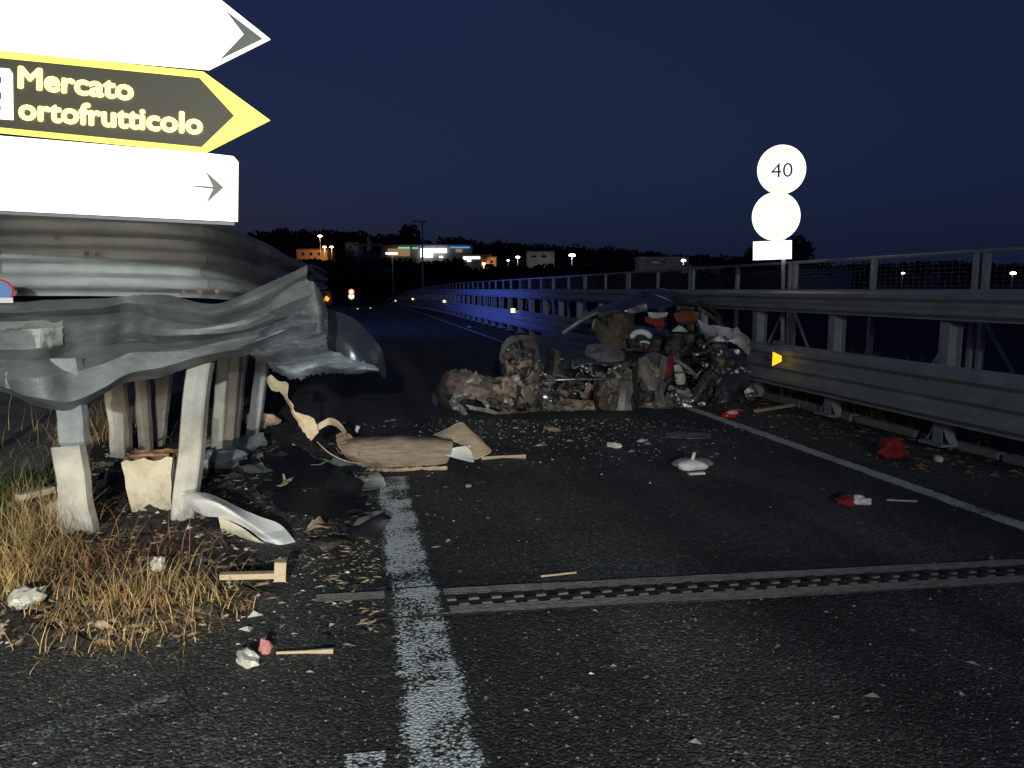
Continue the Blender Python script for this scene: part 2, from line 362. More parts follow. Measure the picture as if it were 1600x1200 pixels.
# ------------------------------------------------------------------ the road and the ground
def road_z(y): return 0.0 if y < 43 else -0.00024 * (y - 43) ** 2
def strip(name, x0, x1, y0, y1, dz, m, parent=None, ny=None, xf=None):
    n = ny or max(1, int((y1 - y0) / 4)); vs = []; fs = []
    for i in range(n + 1):
        y = y0 + (y1 - y0) * i / n
        for x in (x0, x1):
            vs.append((x, y, road_z(y) + dz))
        if i: b = 2 * i; fs.append((b - 2, b - 1, b + 1, b))
    return link(name, mesh(name, vs, fs), MATS[m], parent)
road = strip('road', -2.5, 5.3, -30, 185, 0, 'asphalt'); tag(road, 'dark asphalt carriageway running on past the wreck', kind='structure')
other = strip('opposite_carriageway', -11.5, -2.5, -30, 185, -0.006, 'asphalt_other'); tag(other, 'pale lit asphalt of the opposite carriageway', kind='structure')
def paint_strip(name, pts, wd, m, parent, dz=0.004):
    vs = []; fs = []
    for i, (x, y) in enumerate(pts):
        a = Vector(pts[max(i - 1, 0)]); b = Vector(pts[min(i + 1, len(pts) - 1)]); t = (b - a).normalized(); n = Vector((t.y, -t.x))
        wob = 0.006 * noise.noise(Vector((x * 5, y * 5, 0)))
        for s in (-1, 1):
            vs.append((x + s * n.x * (wd / 2 + wob), y + s * n.y * (wd / 2 + wob), road_z(y) + dz))
        if i: b2 = 2 * i; fs.append((b2 - 2, b2 - 1, b2 + 1, b2))
    me = mesh(name, vs, fs); uvl = me.uv_layers.new(name='UVMap')
    for lp in me.loops: uvl.data[lp.index].uv = (lp.vertex_index % 2, lp.vertex_index / len(vs))
    return link(name, me, MATS[m], parent)
def line_pts(x0, y0, x1, y1, n): return [(x0 + (x1 - x0) * i / n, y0 + (y1 - y0) * i / n) for i in range(n + 1)]
paint_strip('painted_line', line_pts(0.255, -3, 0.25, 6.0, 60), 0.30, 'paint_line', road)
paint_strip('edge_line', line_pts(4.13, -3, 4.13, 120, 120), 0.17, 'paint_edge', road)
a = G(555, 1200); paint_strip('painted_line', line_pts(a.x - 0.02, a.y - 1.0, a.x + 0.035, a.y + 0.07, 20), 0.17, 'paint_line', road)
for (u0, v0, u1, v1, wd) in ((-40, 1180, 290, 1085, 0.17), (60, 1225, 330, 1120, 0.15)):
    a, b = G(u0, v0), G(u1, v1); paint_strip('ghost_line', line_pts(a.x, a.y, b.x, b.y, 16), wd, 'paint_ghost', road)

# expansion joint: two concrete bands with a steel comb between them
ej = empty('expansion_joint', (2.4, 3.35, 0), 'steel comb expansion joint between two concrete bands across the road', 'expansion joint')
J0, J1 = 0.0, 5.3
def jy(x): return 3.475 - 0.075 * (x - 0.39)
def jstrip(name, d0, d1, z, m, x0=J0, x1=J1, n=60, wob=0.006):
    vs = []; fs = []
    for i in range(n + 1):
        x = x0 + (x1 - x0) * i / n
        for k, d in enumerate((d0, d1)):
            q = wob * noise.noise(Vector((x * 6, d * 30, 2.0))) * (1 if abs(d) > 0.09 else 0.2)
            vs.append((x, jy(x) + d + q, z))
        if i: b = 2 * i; fs.append((b - 2, b - 1, b + 1, b))
    return link(name, mesh(name, vs, fs), MATS[m], ej)
jstrip('concrete_band', 0.062, 0.155, 0.012, 'joint_concrete', -0.22)
jstrip('concrete_band', -0.165, -0.066, 0.012, 'joint_concrete', 0.13)
jstrip('metal_lip', -0.182, -0.167, 0.016, 'bare_metal', 0.05)
jstrip('joint_gap', -0.0655, 0.0615, 0.0055, 'joint_gap', 0.13)
tooth_me = None
for row, sgn in ((0, 1), (1, -1)):
    x = 0.42
    k = 0
    while x < 5.2:
        if tooth_me is None:
            mb = MB().box((-0.026, -0.028, 0), (0.026, 0.028, 0.010), taper=0.92); tooth_me = mesh('comb_tooth', mb.v, mb.f); tooth_me.materials.append(MATS['joint_steel'])
        o = bpy.data.objects.new('comb_tooth', tooth_me); C.objects.link(o); o.parent = ej
        xx = x + (0.055 if row else 0)
        o.location = Vector((xx, jy(xx) + sgn * 0.030, 0.0058 + 0.001 * (k % 3))) - ej.location
        x += 0.11; k += 1

paint_strip('painted_line', [(0.25, jy(0.25) - 0.165 + 0.32 * k / 8) for k in range(9)], 0.29, 'paint_line', road, 0.019)
# median: soil bank with an uneven edge
def soil_h(x, y):
    # inside the island?
    ex = min(x + 2.75, -0.28 - 0.07 * (y - 3.4) * (1 if y < 6 else 0.5) - x) + 0.10 * noise.noise(Vector((x * 3, y * 3, 0)))
    ey = (y - 3.15 - 0.12 * (x + 1)) + 0.14 * noise.noise(Vector((x * 2.5, y * 2.5, 5)))
    e = min(ex, ey)
    k = max(0, min(1, e / 0.4)); k = k * k * (3 - 2 * k)
    return -0.03 + k * (0.055 + 0.035 * noise.noise(Vector((x * 4, y * 4, 1))) + 0.025 * noise.noise(Vector((x * 13, y * 13, 1))) + 0.006 * noise.noise(Vector((x * 31, y * 31, 1))))
vs = []; fs = []
nx, ny_ = 90, 190
ys = [2.7 + 8 * (i / 150) for i in range(151)] + [10.7 + 110 * ((i + 1) / 39) ** 1.5 for i in range(39)]
for j, y in enumerate(ys):
    for i in range(nx + 1):
        x = -2.9 + 2.9 * i / nx
        vs.append((x, y, soil_h(x, y) + road_z(y)))
W_ = nx + 1
fs = [(j * W_ + i, j * W_ + i + 1, (j + 1) * W_ + i + 1, (j + 1) * W_ + i) for j in range(len(ys) - 1) for i in range(nx)]
soil = link('median_soil', mesh('median_soil', vs, fs), MATS['soil'], None, True); tag(soil, 'dark soil of the median under the wrecked rail', kind='structure')

# right hand edge: soil strip, broken kerb stones
strip('verge', 5.3, 9.5, -10, 185, -0.03, 'soil'); tag(bpy.data.objects['verge'], 'dark ground along the bridge rail', kind='structure')
kerb = empty('kerb', (5.7, 8, 0), 'pale broken kerb stones under the bridge rail', 'kerb')
kme = None
for i in range(16):
    y = 4.6 + i * 1.03
    if i in (5, 9, 10): continue
    mb = MB().box((5.62 + random.uniform(-.02, .02), y, -0.03), (5.74, y + 0.98, 0.05 + random.uniform(-.015, .02)))
    o = mb.build('kerb_stone', MATS['kerb'], kerb); bv = o.modifiers.new('b', 'BEVEL'); bv.width = 0.012

# far ground: valley, then a rising hill
def far_mul(u): 
    k = max(0, min(1, (u - 560) / 700)); return 1.0 - 0.62 * k
def terrain_h(x, y):
    D = x * sy_ + y * cy_; lx = x * cy_ - y * sy_
    u = 800 + F * lx / max(D, 1)
    m = far_mul(u) if D > 30 else 1
    prof = [(-400, -1.2), (20, -1.2), (120, -6), (190, -6), (260, 4.5), (300, 9), (345, 14), (480, 29), (700, 46), (900, 50), (5000, 40)]
    h = prof[-1][1]
    for (a, ha), (b, hb) in zip(prof, prof[1:]):
        if a <= D < b: h = ha + (hb - ha) * (D - a) / (b - a); break
    if D <= -400: h = -1.2
    if h > 0: h *= m
    if D > 150: h += 2.0 * noise.noise(Vector((x * 0.01, y * 0.01, 0))) 
    if D < 150 and abs(x) > 10: h -= min(4, (abs(x) - 10) * 0.25)
    return h
xs = [-3000, -1800, -1100, -700] + [-500 + 20 * i for i in range(66)] + [1000, 1500, 2400, 3500]
ysT = [-400, -200, -100, -50, -20, 0, 20, 40, 60, 80] + [100 + 20 * i for i in range(46)] + [1200, 1600, 2500, 4000]
vs = [(x, y, terrain_h(x, y)) for y in ysT for x in xs]
n_ = len(xs)
fs = [(j * n_ + i, j * n_ + i + 1, (j + 1) * n_ + i + 1, (j + 1) * n_ + i) for j in range(len(ysT) - 1) for i in range(n_ - 1)]
terr = link('terrain', mesh('terrain', vs, fs), MATS['terrain'], None, True); tag(terr, 'dark valley floor and hillside beyond the road', kind='structure')

# ------------------------------------------------------------------ right barrier
def rail_panel(name, path, z0, z1, waves, depth, m, parent, n=28, zoff=None, face=None, jit=0.0):
    """corrugated beam: path = plan points; profile bulges towards face (unit vector per point)"""
    vs = []; fs = []
    for i, p in enumerate(path):
        a = path[max(i - 1, 0)]; b = path[min(i + 1, len(path) - 1)]
        t = Vector((b[0] - a[0], b[1] - a[1])).normalized(); nr = Vector((-t.y, t.x))
        if face and nr.dot(Vector(face)) < 0: nr = -nr
        for k in range(n + 1):
            s = k / n
            c = math.cos(2 * math.pi * waves * s)
            c = max(-1, min(1, c * 1.6))
            d = -depth * 0.5 * c + (jit * noise.noise(Vector((p[0] * 2, p[1] * 2, s * 3))) if jit else 0)
            z = z0 + (z1 - z0) * s + (p[2] if len(p) > 2 else 0)
            vs.append((p[0] + nr.x * d, p[1] + nr.y * d, z))
        if i:
            b0 = (i - 1) * (n + 1); b1 = i * (n + 1)
            for k in range(n): fs.append((b0 + k, b0 + k + 1, b1 + k + 1, b1 + k))
    o = link(name, mesh(name, vs, fs), MATS[m], parent, True)
    return thick(o, 0.005)
RB = empty('bridge_guard_rail', (5.6, 7, 0), 'grey double guard rail with corrugated beams along the right of the road', 'guard rail')
SP = 1.76
Y0 = 6.25 - SP
npan = 34
def bend(y):  # the barrier bends very slightly towards the road in the distance
    return 0.0
y = Y0 - SP
i = 0
while y < 150:
    ln = 8 * SP
    steps = 24 if y > 16 else 48
    path = [(5.33 + bend(yy), yy, road_z(yy)) for yy in [y + ln * k / steps for k in range(steps + 1)]]
    jit = 0.02 if y < 12 else 0.0
    rail_panel('lower_beam', path, 0.255, 0.80, 3, 0.055, 'galv_dirty', RB, n=24 if y < 30 else 12, face=(-1, 0), jit=jit)
    path2 = [(5.42 + 0.003, p[1], p[2]) for p in path]
    rail_panel('upper_beam', path2, 1.21, 1.50, 2, 0.05, 'galv_dirty', RB, n=16 if y < 30 else 8, face=(-1, 0))
    y += ln; i += 1
post_mb = MB()
post_mb.box((-0.075, -0.062, 0.0), (-0.066, 0.062, 1.47)).box((0.066, -0.062, 0.0), (0.075, 0.062, 1.47)).box((-0.0655, -0.005, 0.0), (0.0655, 0.005, 1.469))
post_mb.box((-0.16, -0.15, 0.0), (0.16, 0.15, 0.022))
for s in (-1, 1):   # curved gusset feet
    vs = []
    for k in range(7):
        t = k / 6; vs += [(-0.071, s * (0.063 + 0.10 * (1 - t) ** 2.2), 0.022 + 0.22 * t), (0.03, s * (0.063 + 0.10 * (1 - t) ** 2.2), 0.022 + 0.22 * t)]
    post_mb.add(vs, [(2 * k, 2 * k + 1, 2 * k + 3, 2 * k + 2) for k in range(6)])
post_me = mesh('post', post_mb.v, post_mb.f); post_me.materials.append(MATS['galv'])
sp_mb = MB().box((-0.19, -0.05, 0.40), (-0.078, 0.05, 0.66)).box((-0.12, -0.045, 1.26), (-0.078, 0.045, 1.44))
sp_me = mesh('spacer', sp_mb.v, sp_mb.f); sp_me.materials.append(MATS['galv'])
y = Y0
while y < 110:
    for nm, me in (('post', post_me), ('spacer', sp_me)):
        o = bpy.data.objects.new(nm, me); C.objects.link(o); o.parent = RB; o.location = Vector((5.60, y, road_z(y))) - RB.location
    y += SP
# amber reflectors clipped to the lower beam, their headlamp return painted as emission
for (yy, big) in ((8.62, True), (25.0, False), (45.0, False), (70.0, False), (100.0, False)):
    z = 0.57 + road_z(yy) + (0.22 if not big else 0.06)
    hh, ww = (0.072, 0.075) if big else (0.07, 0.055)
    x = 5.245
    if big:
        vs = [(x + 0.02, yy, z - hh * 0.5), (x + 0.02, yy, z + hh * 0.45), (x - 0.12, yy - 0.02, z + hh * 1.25), (x - 0.12, yy - 0.02, z - hh * 1.25)]
    else:
        vs = [(x + 0.03, yy, z - hh), (x + 0.03, yy, z + hh), (x - 2 * ww, yy, z + hh), (x - 2 * ww, yy, z - hh)]
    b2 = [Vector(v) + Vector((0.012, 0.02, 0)) for v in vs]
    o = MB().add(vs + b2, [(0, 1, 2, 3), (7, 6, 5, 4), (0, 4, 5, 1), (1, 5, 6, 2), (2, 6, 7, 3), (3, 7, 4, 0)]).build('reflector', MATS['retro_glow_amber' if big else 'retro_glow_pale'], RB)
o = MB().box((5.20, 8.60, 0.815), (5.30, 8.74, 0.85)).build('clamp_plate', MATS['bare_metal'], RB)

# parapet fence behind the rail
PF = empty('parapet_fence', (6.55, 8, 0), 'thin grey mesh parapet fence behind the guard rail', 'fence')
FX = 6.55
fp_me = None
y = 1.55; k = 0
fence_posts = []
while y < 110:
    fence_posts.append((y, k % 2 == 1)); y += 1.78; k += 1
fmb = MB().box((-0.03, -0.028, -0.1), (0.03, 0.028, 1.89)); fme = mesh('fence_post', fmb.v, fmb.f); fme.materials.append(MATS['galv'])
for (y, dbl) in fence_posts:
    for q in ((0, 0.13) if dbl else (0,)):
        o = bpy.data.objects.new('fence_post', fme); C.objects.link(o); o.parent = PF; o.location = Vector((FX, y + q, road_z(y))) - PF.location
    if dbl and y < 30:
        for s in (-1, 1):
            MB().tube([(FX - 0.04, y + 0.065 + s * 0.10, 1.22), (FX - 0.04, y + 0.065 + s * 0.72, 0.42)], 0.022, 6).build('brace', MATS['galv'], PF)
def along(z, r, nm, x=FX):
    MB().tube([(x, yy, road_z(yy) + z) for yy in [-2 + 2 * q for q in range(56)]], r, 6).build(nm, MATS['galv'], PF)
along(1.90, 0.026, 'top_tube'); along(0.62, 0.02, 'middle_tube'); along(1.30, 0.016, 'middle_tube', FX + 0.05)
wm = MB()
for q in range(12):
    z = 1.34 + q * 0.05
    wm.tube([(FX + 0.034, yy, road_z(yy) + z) for yy in [-2 + 4 * t for t in range(27)]], 0.0012, 3, False)
yy = 2.0
while yy < 30:
    wm.tube([(FX + 0.037, yy, 1.31), (FX + 0.037, yy, 1.89)], 0.0012, 3, False); yy += 0.1
o = wm.build('wire_mesh', MATS['galv'], PF); o['kind'] = 'stuff'

# ------------------------------------------------------------------ speed signs on the right
def disc(c, r, nrm, up, n=48, t=0.012):
    nrm = Vector(nrm).normalized(); up = Vector(up).normalized(); rt = up.cross(nrm).normalized()
    vs = []
    for s in (0, 1):
        for k in range(n): a = 2 * math.pi * k / n; vs.append(Vector(c) + rt * r * math.cos(a) + up * r * math.sin(a) - nrm * t * s)
    fs = [tuple(range(n)), tuple(reversed(range(n, 2 * n)))] + [(k, n + k, n + (k + 1) % n, (k + 1) % n) for k in range(n)]
    return MB().add(vs, fs)
def ring(c, r0, r1, nrm, up, n=48):
    nrm = Vector(nrm).normalized(); up = Vector(up).normalized(); rt = up.cross(nrm).normalized(); vs = []
    for r in (r0, r1):
        for k in range(n): a = 2 * math.pi * k / n; vs.append(Vector(c) + rt * r * math.cos(a) + up * r * math.sin(a))
    return MB().add(vs, [(k, (k + 1) % n, n + (k + 1) % n, n + k) for k in range(n)])
def text_mesh(body, size, bold=0.0, sx=1.0):
    cu = bpy.data.curves.new('txt', 'FONT'); cu.body = body; cu.size = size; cu.offset = bold; cu.resolution_u = 3
    cu.align_x = 'LEFT'
    o = bpy.data.objects.new('txt', cu); C.objects.link(o)
    bpy.context.view_layer.update()
    me = bpy.data.meshes.new_from_object(o.evaluated_get(bpy.context.evaluated_depsgraph_get()))
    bpy.data.objects.remove(o); bpy.data.curves.remove(cu)
    for v in me.vertices: v.co.x *= sx
    return me
def place_text(name, body, size, bold, origin, rt, up, nrm, m, parent, width=None, lift=0.003):
    me = text_mesh(body, size, bold)
    x0 = min(v.co.x for v in me.vertices); x1 = max(v.co.x for v in me.vertices)
    k = width / (x1 - x0) if width else 1.0
    for v in me.vertices:
        p = origin + rt * ((v.co.x - x0) * k) + up * v.co.y + nrm * lift
        v.co = p
    me.materials.clear(); me.name = name
    return link(name, me, MATS[m], parent)
SG = empty('speed_limit_signs', P(1203, 630, 10.5) * Vector((1, 1, 0)) if False else Vector((5.86, 9.55, 0)), 'post with two white round speed signs and a small white plate, above the rail', 'road sign')
def SGp(u, v): return P(u, v, 10.45)
foot = Vector((5.86, 9.55, 0)); top = SGp(1227, 230)
top = top + Vector((0.03, 0.06, 0))
MB().tube([foot + Vector((0, 0, -0.05)), top], 0.03, 10).build('pole', MATS['galv'], SG, True)
n_s = (Vector((0, 0, 0)) - Vector((5.5, 9.6, 0))).normalized(); n_s = (n_s + Vector((0.25, -0.2, 0))).normalized()
up_s = (top - foot).normalized(); rt_s = up_s.cross(n_s).normalized(); n_s = rt_s.cross(up_s).normalized()
for (u, v, nm) in ((1221.5, 265, 'round_plate'), (1213, 338, 'round_plate')):
    c = SGp(u, v)
    disc(c, 0.325, n_s, up_s).build(nm, MATS['retro_glow_white'], SG)  # plate is no lamp: its headlamp return is painted as glow
    ring(c + n_s * 0.003, 0.235, 0.29, n_s, up_s).build('printed_ring', MATS['retro_glow_warm'], SG)
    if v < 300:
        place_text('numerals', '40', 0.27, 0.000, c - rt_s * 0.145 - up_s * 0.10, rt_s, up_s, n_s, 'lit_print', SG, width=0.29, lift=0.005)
c = SGp(1207, 391)
vs = []
for s in (0, 1):
    for (a, b) in ((-0.26, -0.125), (0.26, -0.125), (0.26, 0.125), (-0.26, 0.125)): vs.append(c + rt_s * a + up_s * b - n_s * 0.012 * s)
MB().add(vs, [(0, 1, 2, 3), (7, 6, 5, 4), (0, 4, 5, 1), (1, 5, 6, 2), (2, 6, 7, 3), (3, 7, 4, 0)]).build('plate', MATS['retro_glow_white'], SG)

# ------------------------------------------------------------------ direction signs on the left
DS = empty('direction_signs', Vector((-2.75, 4.1, 0)), 'stack of glow-painted arrow direction signs leaning over the wrecked rail', 'road sign')
DD = 3.72
def plate(name, pix, m, t=0.02, lift=0.0, parent=None):
    """outline in the sign plane, which stands across the road"""
    pts = [sgn(u, v) - SN * lift for (u, v) in pix]
    n = len(pts); vs = pts + [p + SN * t for p in pts]
    return MB().add(vs, [tuple(reversed(range(n))), tuple(range(n, 2 * n))] + [(k, (k + 1) % n, n + (k + 1) % n, n + k) for k in range(n)]).build(name, MATS[m], parent or DS)
SN = Vector((0.12, 1, 0)).normalized()          # away from the traffic
S_O = P(200, 200, DD)
def sgn(u, v):
    x, fy, fz = ray(u, v); d = Vector((x * cy_ + fy * sy_, -x * sy_ + fy * cy_, fz)); o = Vector((0, 0, H))
    t = (S_O - o).dot(SN) / d.dot(SN); return o + d * t
# top arrow
plate('arrow_panel', [(-260, -95), (300, -28), (333, -10), (421, 60), (325, 108), (-260, 56)], 'retro_glow_white')  # unlit sign sheeting, headlamp return painted in as glow
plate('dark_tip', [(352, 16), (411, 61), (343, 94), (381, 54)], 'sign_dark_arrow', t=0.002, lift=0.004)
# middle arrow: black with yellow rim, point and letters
plate('arrow_panel', [(-260, 52), (318, 112), (421, 187), (320, 238), (-260, 182)], 'retro_glow_yellow')
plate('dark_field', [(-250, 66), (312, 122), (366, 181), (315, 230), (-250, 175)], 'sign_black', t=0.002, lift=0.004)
plate('pictogram', [(-110, 98), (16, 108), (21, 116), (22, 188), (-110, 178)], 'retro_glow_white', t=0.002, lift=0.007)
for q in ((-8, 120, 4, 131), (-10, 144, 4, 156), (-12, 164, 3, 174)):
    plate('pictogram_mark', [(q[0], q[1]), (q[2], q[1] + 1), (q[2], q[3]), (q[0], q[3] - 1)], 'sign_dark_arrow', t=0.001, lift=0.0095)
def sign_line(body, a, b, hpx, parent):
    A, B = sgn(*a), sgn(*b); rt = (B - A).normalized(); nr = -SN; up = nr.cross(rt).normalized(); 
    if up.z < 0: up = -up
    W_ = (B - A).length; k = 0
    me = text_mesh(body, hpx, 0.0); x0 = min(v.co.x for v in me.vertices); x1 = max(v.co.x for v in me.vertices); sc = (W_ - 0.012) / (x1 - x0)
    base = [(v.co.x - x0, v.co.y) for v in me.vertices]; polys = [tuple(p.vertices) for p in me.polygons]; mb = MB()
    for q_ in range(9):        # heavy strokes: the outline swept round a small circle
        dx, dy = (0, 0) if q_ == 8 else (0.0058 * math.cos(q_ * math.pi / 4), 0.0058 * math.sin(q_ * math.pi / 4))
        mb.add([A + rt * (0.006 + x * sc + dx) + up * (y + dy) + nr * (0.008 + 0.0004 * q_) for x, y in base], polys)
    mb.build('lettering', MATS['retro_glow_letter'], parent); bpy.data.meshes.remove(me)
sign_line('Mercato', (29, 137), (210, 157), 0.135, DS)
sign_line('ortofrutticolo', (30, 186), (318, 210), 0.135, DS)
# lower plate with small arrow
plate('lower_panel', [(-260, 190), (330, 240), (364, 244), (371, 252), (370, 346), (-260, 316)], 'retro_glow_white')
plate('printed_arrow', [(302, 290), (333, 291.5), (321, 267), (350, 293), (322, 318), (333, 295.5), (302, 292)], 'lit_print', t=0.001, lift=0.004)
plate('panel_rim', [(-260, 317.5), (366, 347.5), (366, 352), (-260, 322)], 'sign_back', t=0.03)
pb = sgn(-190, 300)
for off in (0.0, -0.5):
    MB().tube([(pb.x + off - 0.1, pb.y + 0.07, 0), (pb.x + off + 0.02, pb.y + 0.07, 2.75)], 0.035, 10).build('pole', MATS['galv'], DS, True)

# ------------------------------------------------------------------ wrecked rail on the left
WR = empty('wrecked_guard_rail', Vector((-1.2, 5.2, 0)), 'smashed and twisted guard rail on leaning posts at the left', 'guard rail')
# upper beam, pushed back and curving away
plan = [(-420, 4.9), (-150, 5.05), (100, 5.2), (260, 5.4), (350, 5.8), (415, 6.8), (455, 8.3), (480, 10.5), (498, 14), (510, 19)]
dz = [0.0, 0.0, 0.0, -0.01, -0.03, -0.09, -0.15, -0.15, -0.13, -0.1]
pp = []
for i in range(61):
    s = i / 60
    q = curve_at([Vector((P(u, 450, D).x, P(u, 450, D).y, z)) for (u, D), z in zip(plan, dz)], s)
    pp.append((q.x, q.y, q.z))
rail_panel('upper_beam', pp[:25], 1.455, 2.02, 3, 0.085, 'galv_dirty', WR, n=36, face=(0, -1), jit=0.03)
rail_panel('upper_beam', pp[24:], 1.455, 2.02, 3, 0.085, 'galv', WR, n=36, face=(0, -1), jit=0.03)
for (u, v) in ((88, 371), (135, 396), (152, 397), (2, 396), (285, 458), (310, 456), (338, 455)):
    c = P(u, v, 5.12); MB().tube([c, c + Vector((0.01, -0.03, 0))], 0.016, 8).build('bolt', MATS['rust'], WR)
# torn lower beam
tu = (-150, -20, 60, 110, 160, 205, 260, 330, 395, 445, 480)
tb = [
 ((470, 474, 471, 470, 467, 462, 464, 474, 456, 432, 414), (4.75, 4.75, 4.78, 4.80, 4.85, 4.90, 4.85, 4.78, 4.85, 4.95, 5.05)),
 ((486, 489, 486, 484, 480, 474, 480, 490, 470, 446, 428), (4.55, 4.55, 4.58, 4.62, 4.70, 4.86, 4.68, 4.62, 4.70, 4.82, 4.95)),
 ((494, 497, 494, 492, 490, 488, 500, 506, 488, 464, 444), (4.66, 4.66, 4.68, 4.75, 4.85, 4.97, 4.80, 4.76, 4.84, 4.93, 5.02)),
 ((516, 518, 514, 512, 508, 504, 512, 513, 499, 477, 456), (4.50, 4.42, 4.46, 4.64, 4.72, 4.88, 4.68, 4.65, 4.76, 4.86, 4.98)),
 ((545, 546, 544, 534, 526, 518, 526, 520, 508, 489, 470), (4.46, 4.38, 4.42, 4.66, 4.76, 4.92, 4.66, 4.66, 4.79, 4.89, 5.00)),
 ((558, 562, 562, 552, 542, 532, 537, 528, 516, 500, 486), (4.58, 4.48, 4.50, 4.72, 4.80, 5.00, 4.82, 4.80, 4.91, 4.99, 5.06)),
 ((575, 585, 592, 582, 566, 550, 549, 538, 526, 512, 497), (4.50, 4.40, 4.36, 4.54, 4.60, 4.70, 4.68, 4.70, 4.84, 4.94, 5.02)),
 ((590, 600, 620, 627, 606, 583, 572, 552, 537, 525, 508), (4.52, 4.42, 4.36, 4.46, 4.55, 4.64, 4.68, 4.72, 4.86, 4.96, 5.04)),
 ((597, 608, 634, 641, 619, 599, 587, 563, 550, 540, 520), (4.66, 4.60, 4.50, 4.54, 4.66, 4.76, 4.80, 4.86, 4.95, 5.03, 5.10)),
]
rows = [[(u, v, D) for u, v, D in zip(tu, vv, dd)] for vv, dd in tb]
sheet('torn_beam', rows, 120, 64, MATS['galv_torn'], WR, amp=0.020, freq=3.6, seed=3, thickness=0.005, ragged=0.012, sharp='v')
# torn plates at the end of the beam
for k, (rows, m) in enumerate((
 ([[(396, 474, 4.92), (440, 452, 4.88), (480, 436, 4.94)], [(392, 500, 4.84), (445, 476, 4.76), (490, 458, 4.90)], [(396, 512, 4.94), (450, 494, 4.90), (498, 474, 5.0)]], 'galv_torn'),
 ([[(356, 542, 4.92), (410, 512, 4.90), (460, 490, 4.90), (505, 478, 5.0)], [(352, 550, 4.82), (410, 530, 4.76), (462, 510, 4.78), (512, 502, 4.95)], [(358, 556, 4.92), (410, 542, 4.90), (462, 526, 4.88), (512, 526, 5.02)]], 'galv_scraped'),
 ([[(398, 540, 4.94), (450, 526, 4.90), (508, 518, 5.0)], [(392, 554, 4.86), (448, 546, 4.78), (512, 540, 4.94)], [(402, 560, 4.95), (450, 560, 4.90), (516, 560, 5.02)]], 'galv_scraped'),
 ([[(468, 446, 5.0), (488, 440, 4.96), (500, 456, 5.02)], [(474, 480, 4.92), (496, 478, 4.84), (510, 486, 4.98)], [(480, 520, 4.96), (500, 522, 4.9), (514, 520, 5.02)]], 'galv_torn'))):
    sheet('torn_plate', rows, 30, 22, MATS[m], WR, amp=0.022, freq=5.0, seed=11 + k, ragged=0.022, sharp='v')
rows = [
 [(410, 548, 5.0), (455, 556, 4.95), (500, 545, 5.0), (545, 560, 5.05), (585, 570, 5.1)],
 [(418, 566, 4.92), (455, 578, 4.88), (490, 572, 4.9), (530, 575, 5.0), (590, 580, 5.1)],
 [(425, 580, 5.0), (462, 592, 4.9), (495, 584, 4.95), (520, 585, 5.05), (560, 584, 5.15)],
]
sheet('ripped_edge', rows, 40, 14, MATS['galv_scraped'], WR, amp=0.022, freq=7, seed=21, ragged=0.05)
# the curved sheet behind it
rows = [
 [(470, 470, 6.0), (520, 486, 5.9), (550, 497, 5.85), (575, 517, 5.85), (595, 545, 5.9), (603, 582, 5.95)],
 [(470, 510, 5.8), (515, 525, 5.7), (545, 535, 5.62), (568, 552, 5.65), (588, 570, 5.75), (602, 590, 5.9)],
 [(470, 572, 5.75), (510, 578, 5.65), (540, 580, 5.6), (565, 582, 5.62), (585, 580, 5.72), (603, 592, 5.92)],
]
sheet('curled_sheet', rows, 40, 24, MATS['car_paint'], WR, amp=0.012, freq=4, seed=5)
# peeled pale labels on the torn beam
def tbp(u, row):
    j = min(int(row), len(tb) - 2); f = row - j; k = max(i for i in range(len(tu) - 1) if tu[i] <= u); t = (u - tu[k]) / (tu[k + 1] - tu[k])
    g = lambda a, c: tb[a][c][k] + (tb[a][c][k + 1] - tb[a][c][k]) * t
    return (u, g(j, 0) * (1 - f) + g(j + 1, 0) * f, g(j, 1) * (1 - f) + g(j + 1, 1) * f - 0.012)
for i, (us, rws, ns) in enumerate((((-60, -20, 20, 60, 98), (2.35, 3.0, 3.5, 4.0, 4.15), 30), ((8, 35, 62), (5.7, 6.0, 6.5, 6.9), 20))):
    sheet('peeled_label', [[tbp(u, q_) for u in us] for q_ in rws], ns, 24, MATS['sticker'], WR, amp=0.008, freq=8, seed=31 + i, thickness=0.002, ragged=0.02, sharp=True)
# leaning posts: channel sections with torn edges
def channel(name, b, t, wpx, D, m='post_pale', dep=0.075, seed=0, Dt=None, thickm=0.006):
    A = P(b[0], b[1], D); B = P(t[0], t[1], Dt or D)
    wd = 0.9 * wpx * D / F; ax = (B - A).normalized()
    side = Vector((cy_, -sy_, 0)); side = (side - ax * side.dot(ax)).normalized(); dp = ax.cross(side).normalized()
    if dp.y < 0: dp = -dp
    n = 14; sec = [(-0.5, dep), (-0.5, 0.01), (-0.44, 0), (0, 0.004), (0.44, 0), (0.5, 0.01), (0.5, dep)]
    vs = []; fs = []
    for i in range(n + 1):
        s = i / n; p = A.lerp(B, s)
        for k, (x, d) in enumerate(sec):
            q = 0.0015 * noise.noise(Vector((i * 0.7, k * 0.9, seed))) + 0.012 * noise.noise(Vector((i * 0.25, seed, 3)))
            vs.append(p + side * (x * wd + q) + dp * (d + q * 0.6))
        if i:
            for k in range(len(sec) - 1): fs.append(((i - 1) * 7 + k, (i - 1) * 7 + k + 1, i * 7 + k + 1, i * 7 + k))
    o = link(name, mesh(name, vs, fs), MATS[m], WR); return thick(o, thickm)
channel('post', (112, 712, ), (98, 560), 44, 4.55, 'galv', seed=1)
channel('post_sleeve', (124, 852), (100, 698), 50, 4.42, 'post_pale', seed=2)
channel('post', (190, 742), (172, 560), 34, 6.5, seed=3)
channel('post', (226, 715), (216, 560), 20, 6.6, seed=4)
channel('post', (236, 705), (252, 560), 34, 7.0, seed=5)
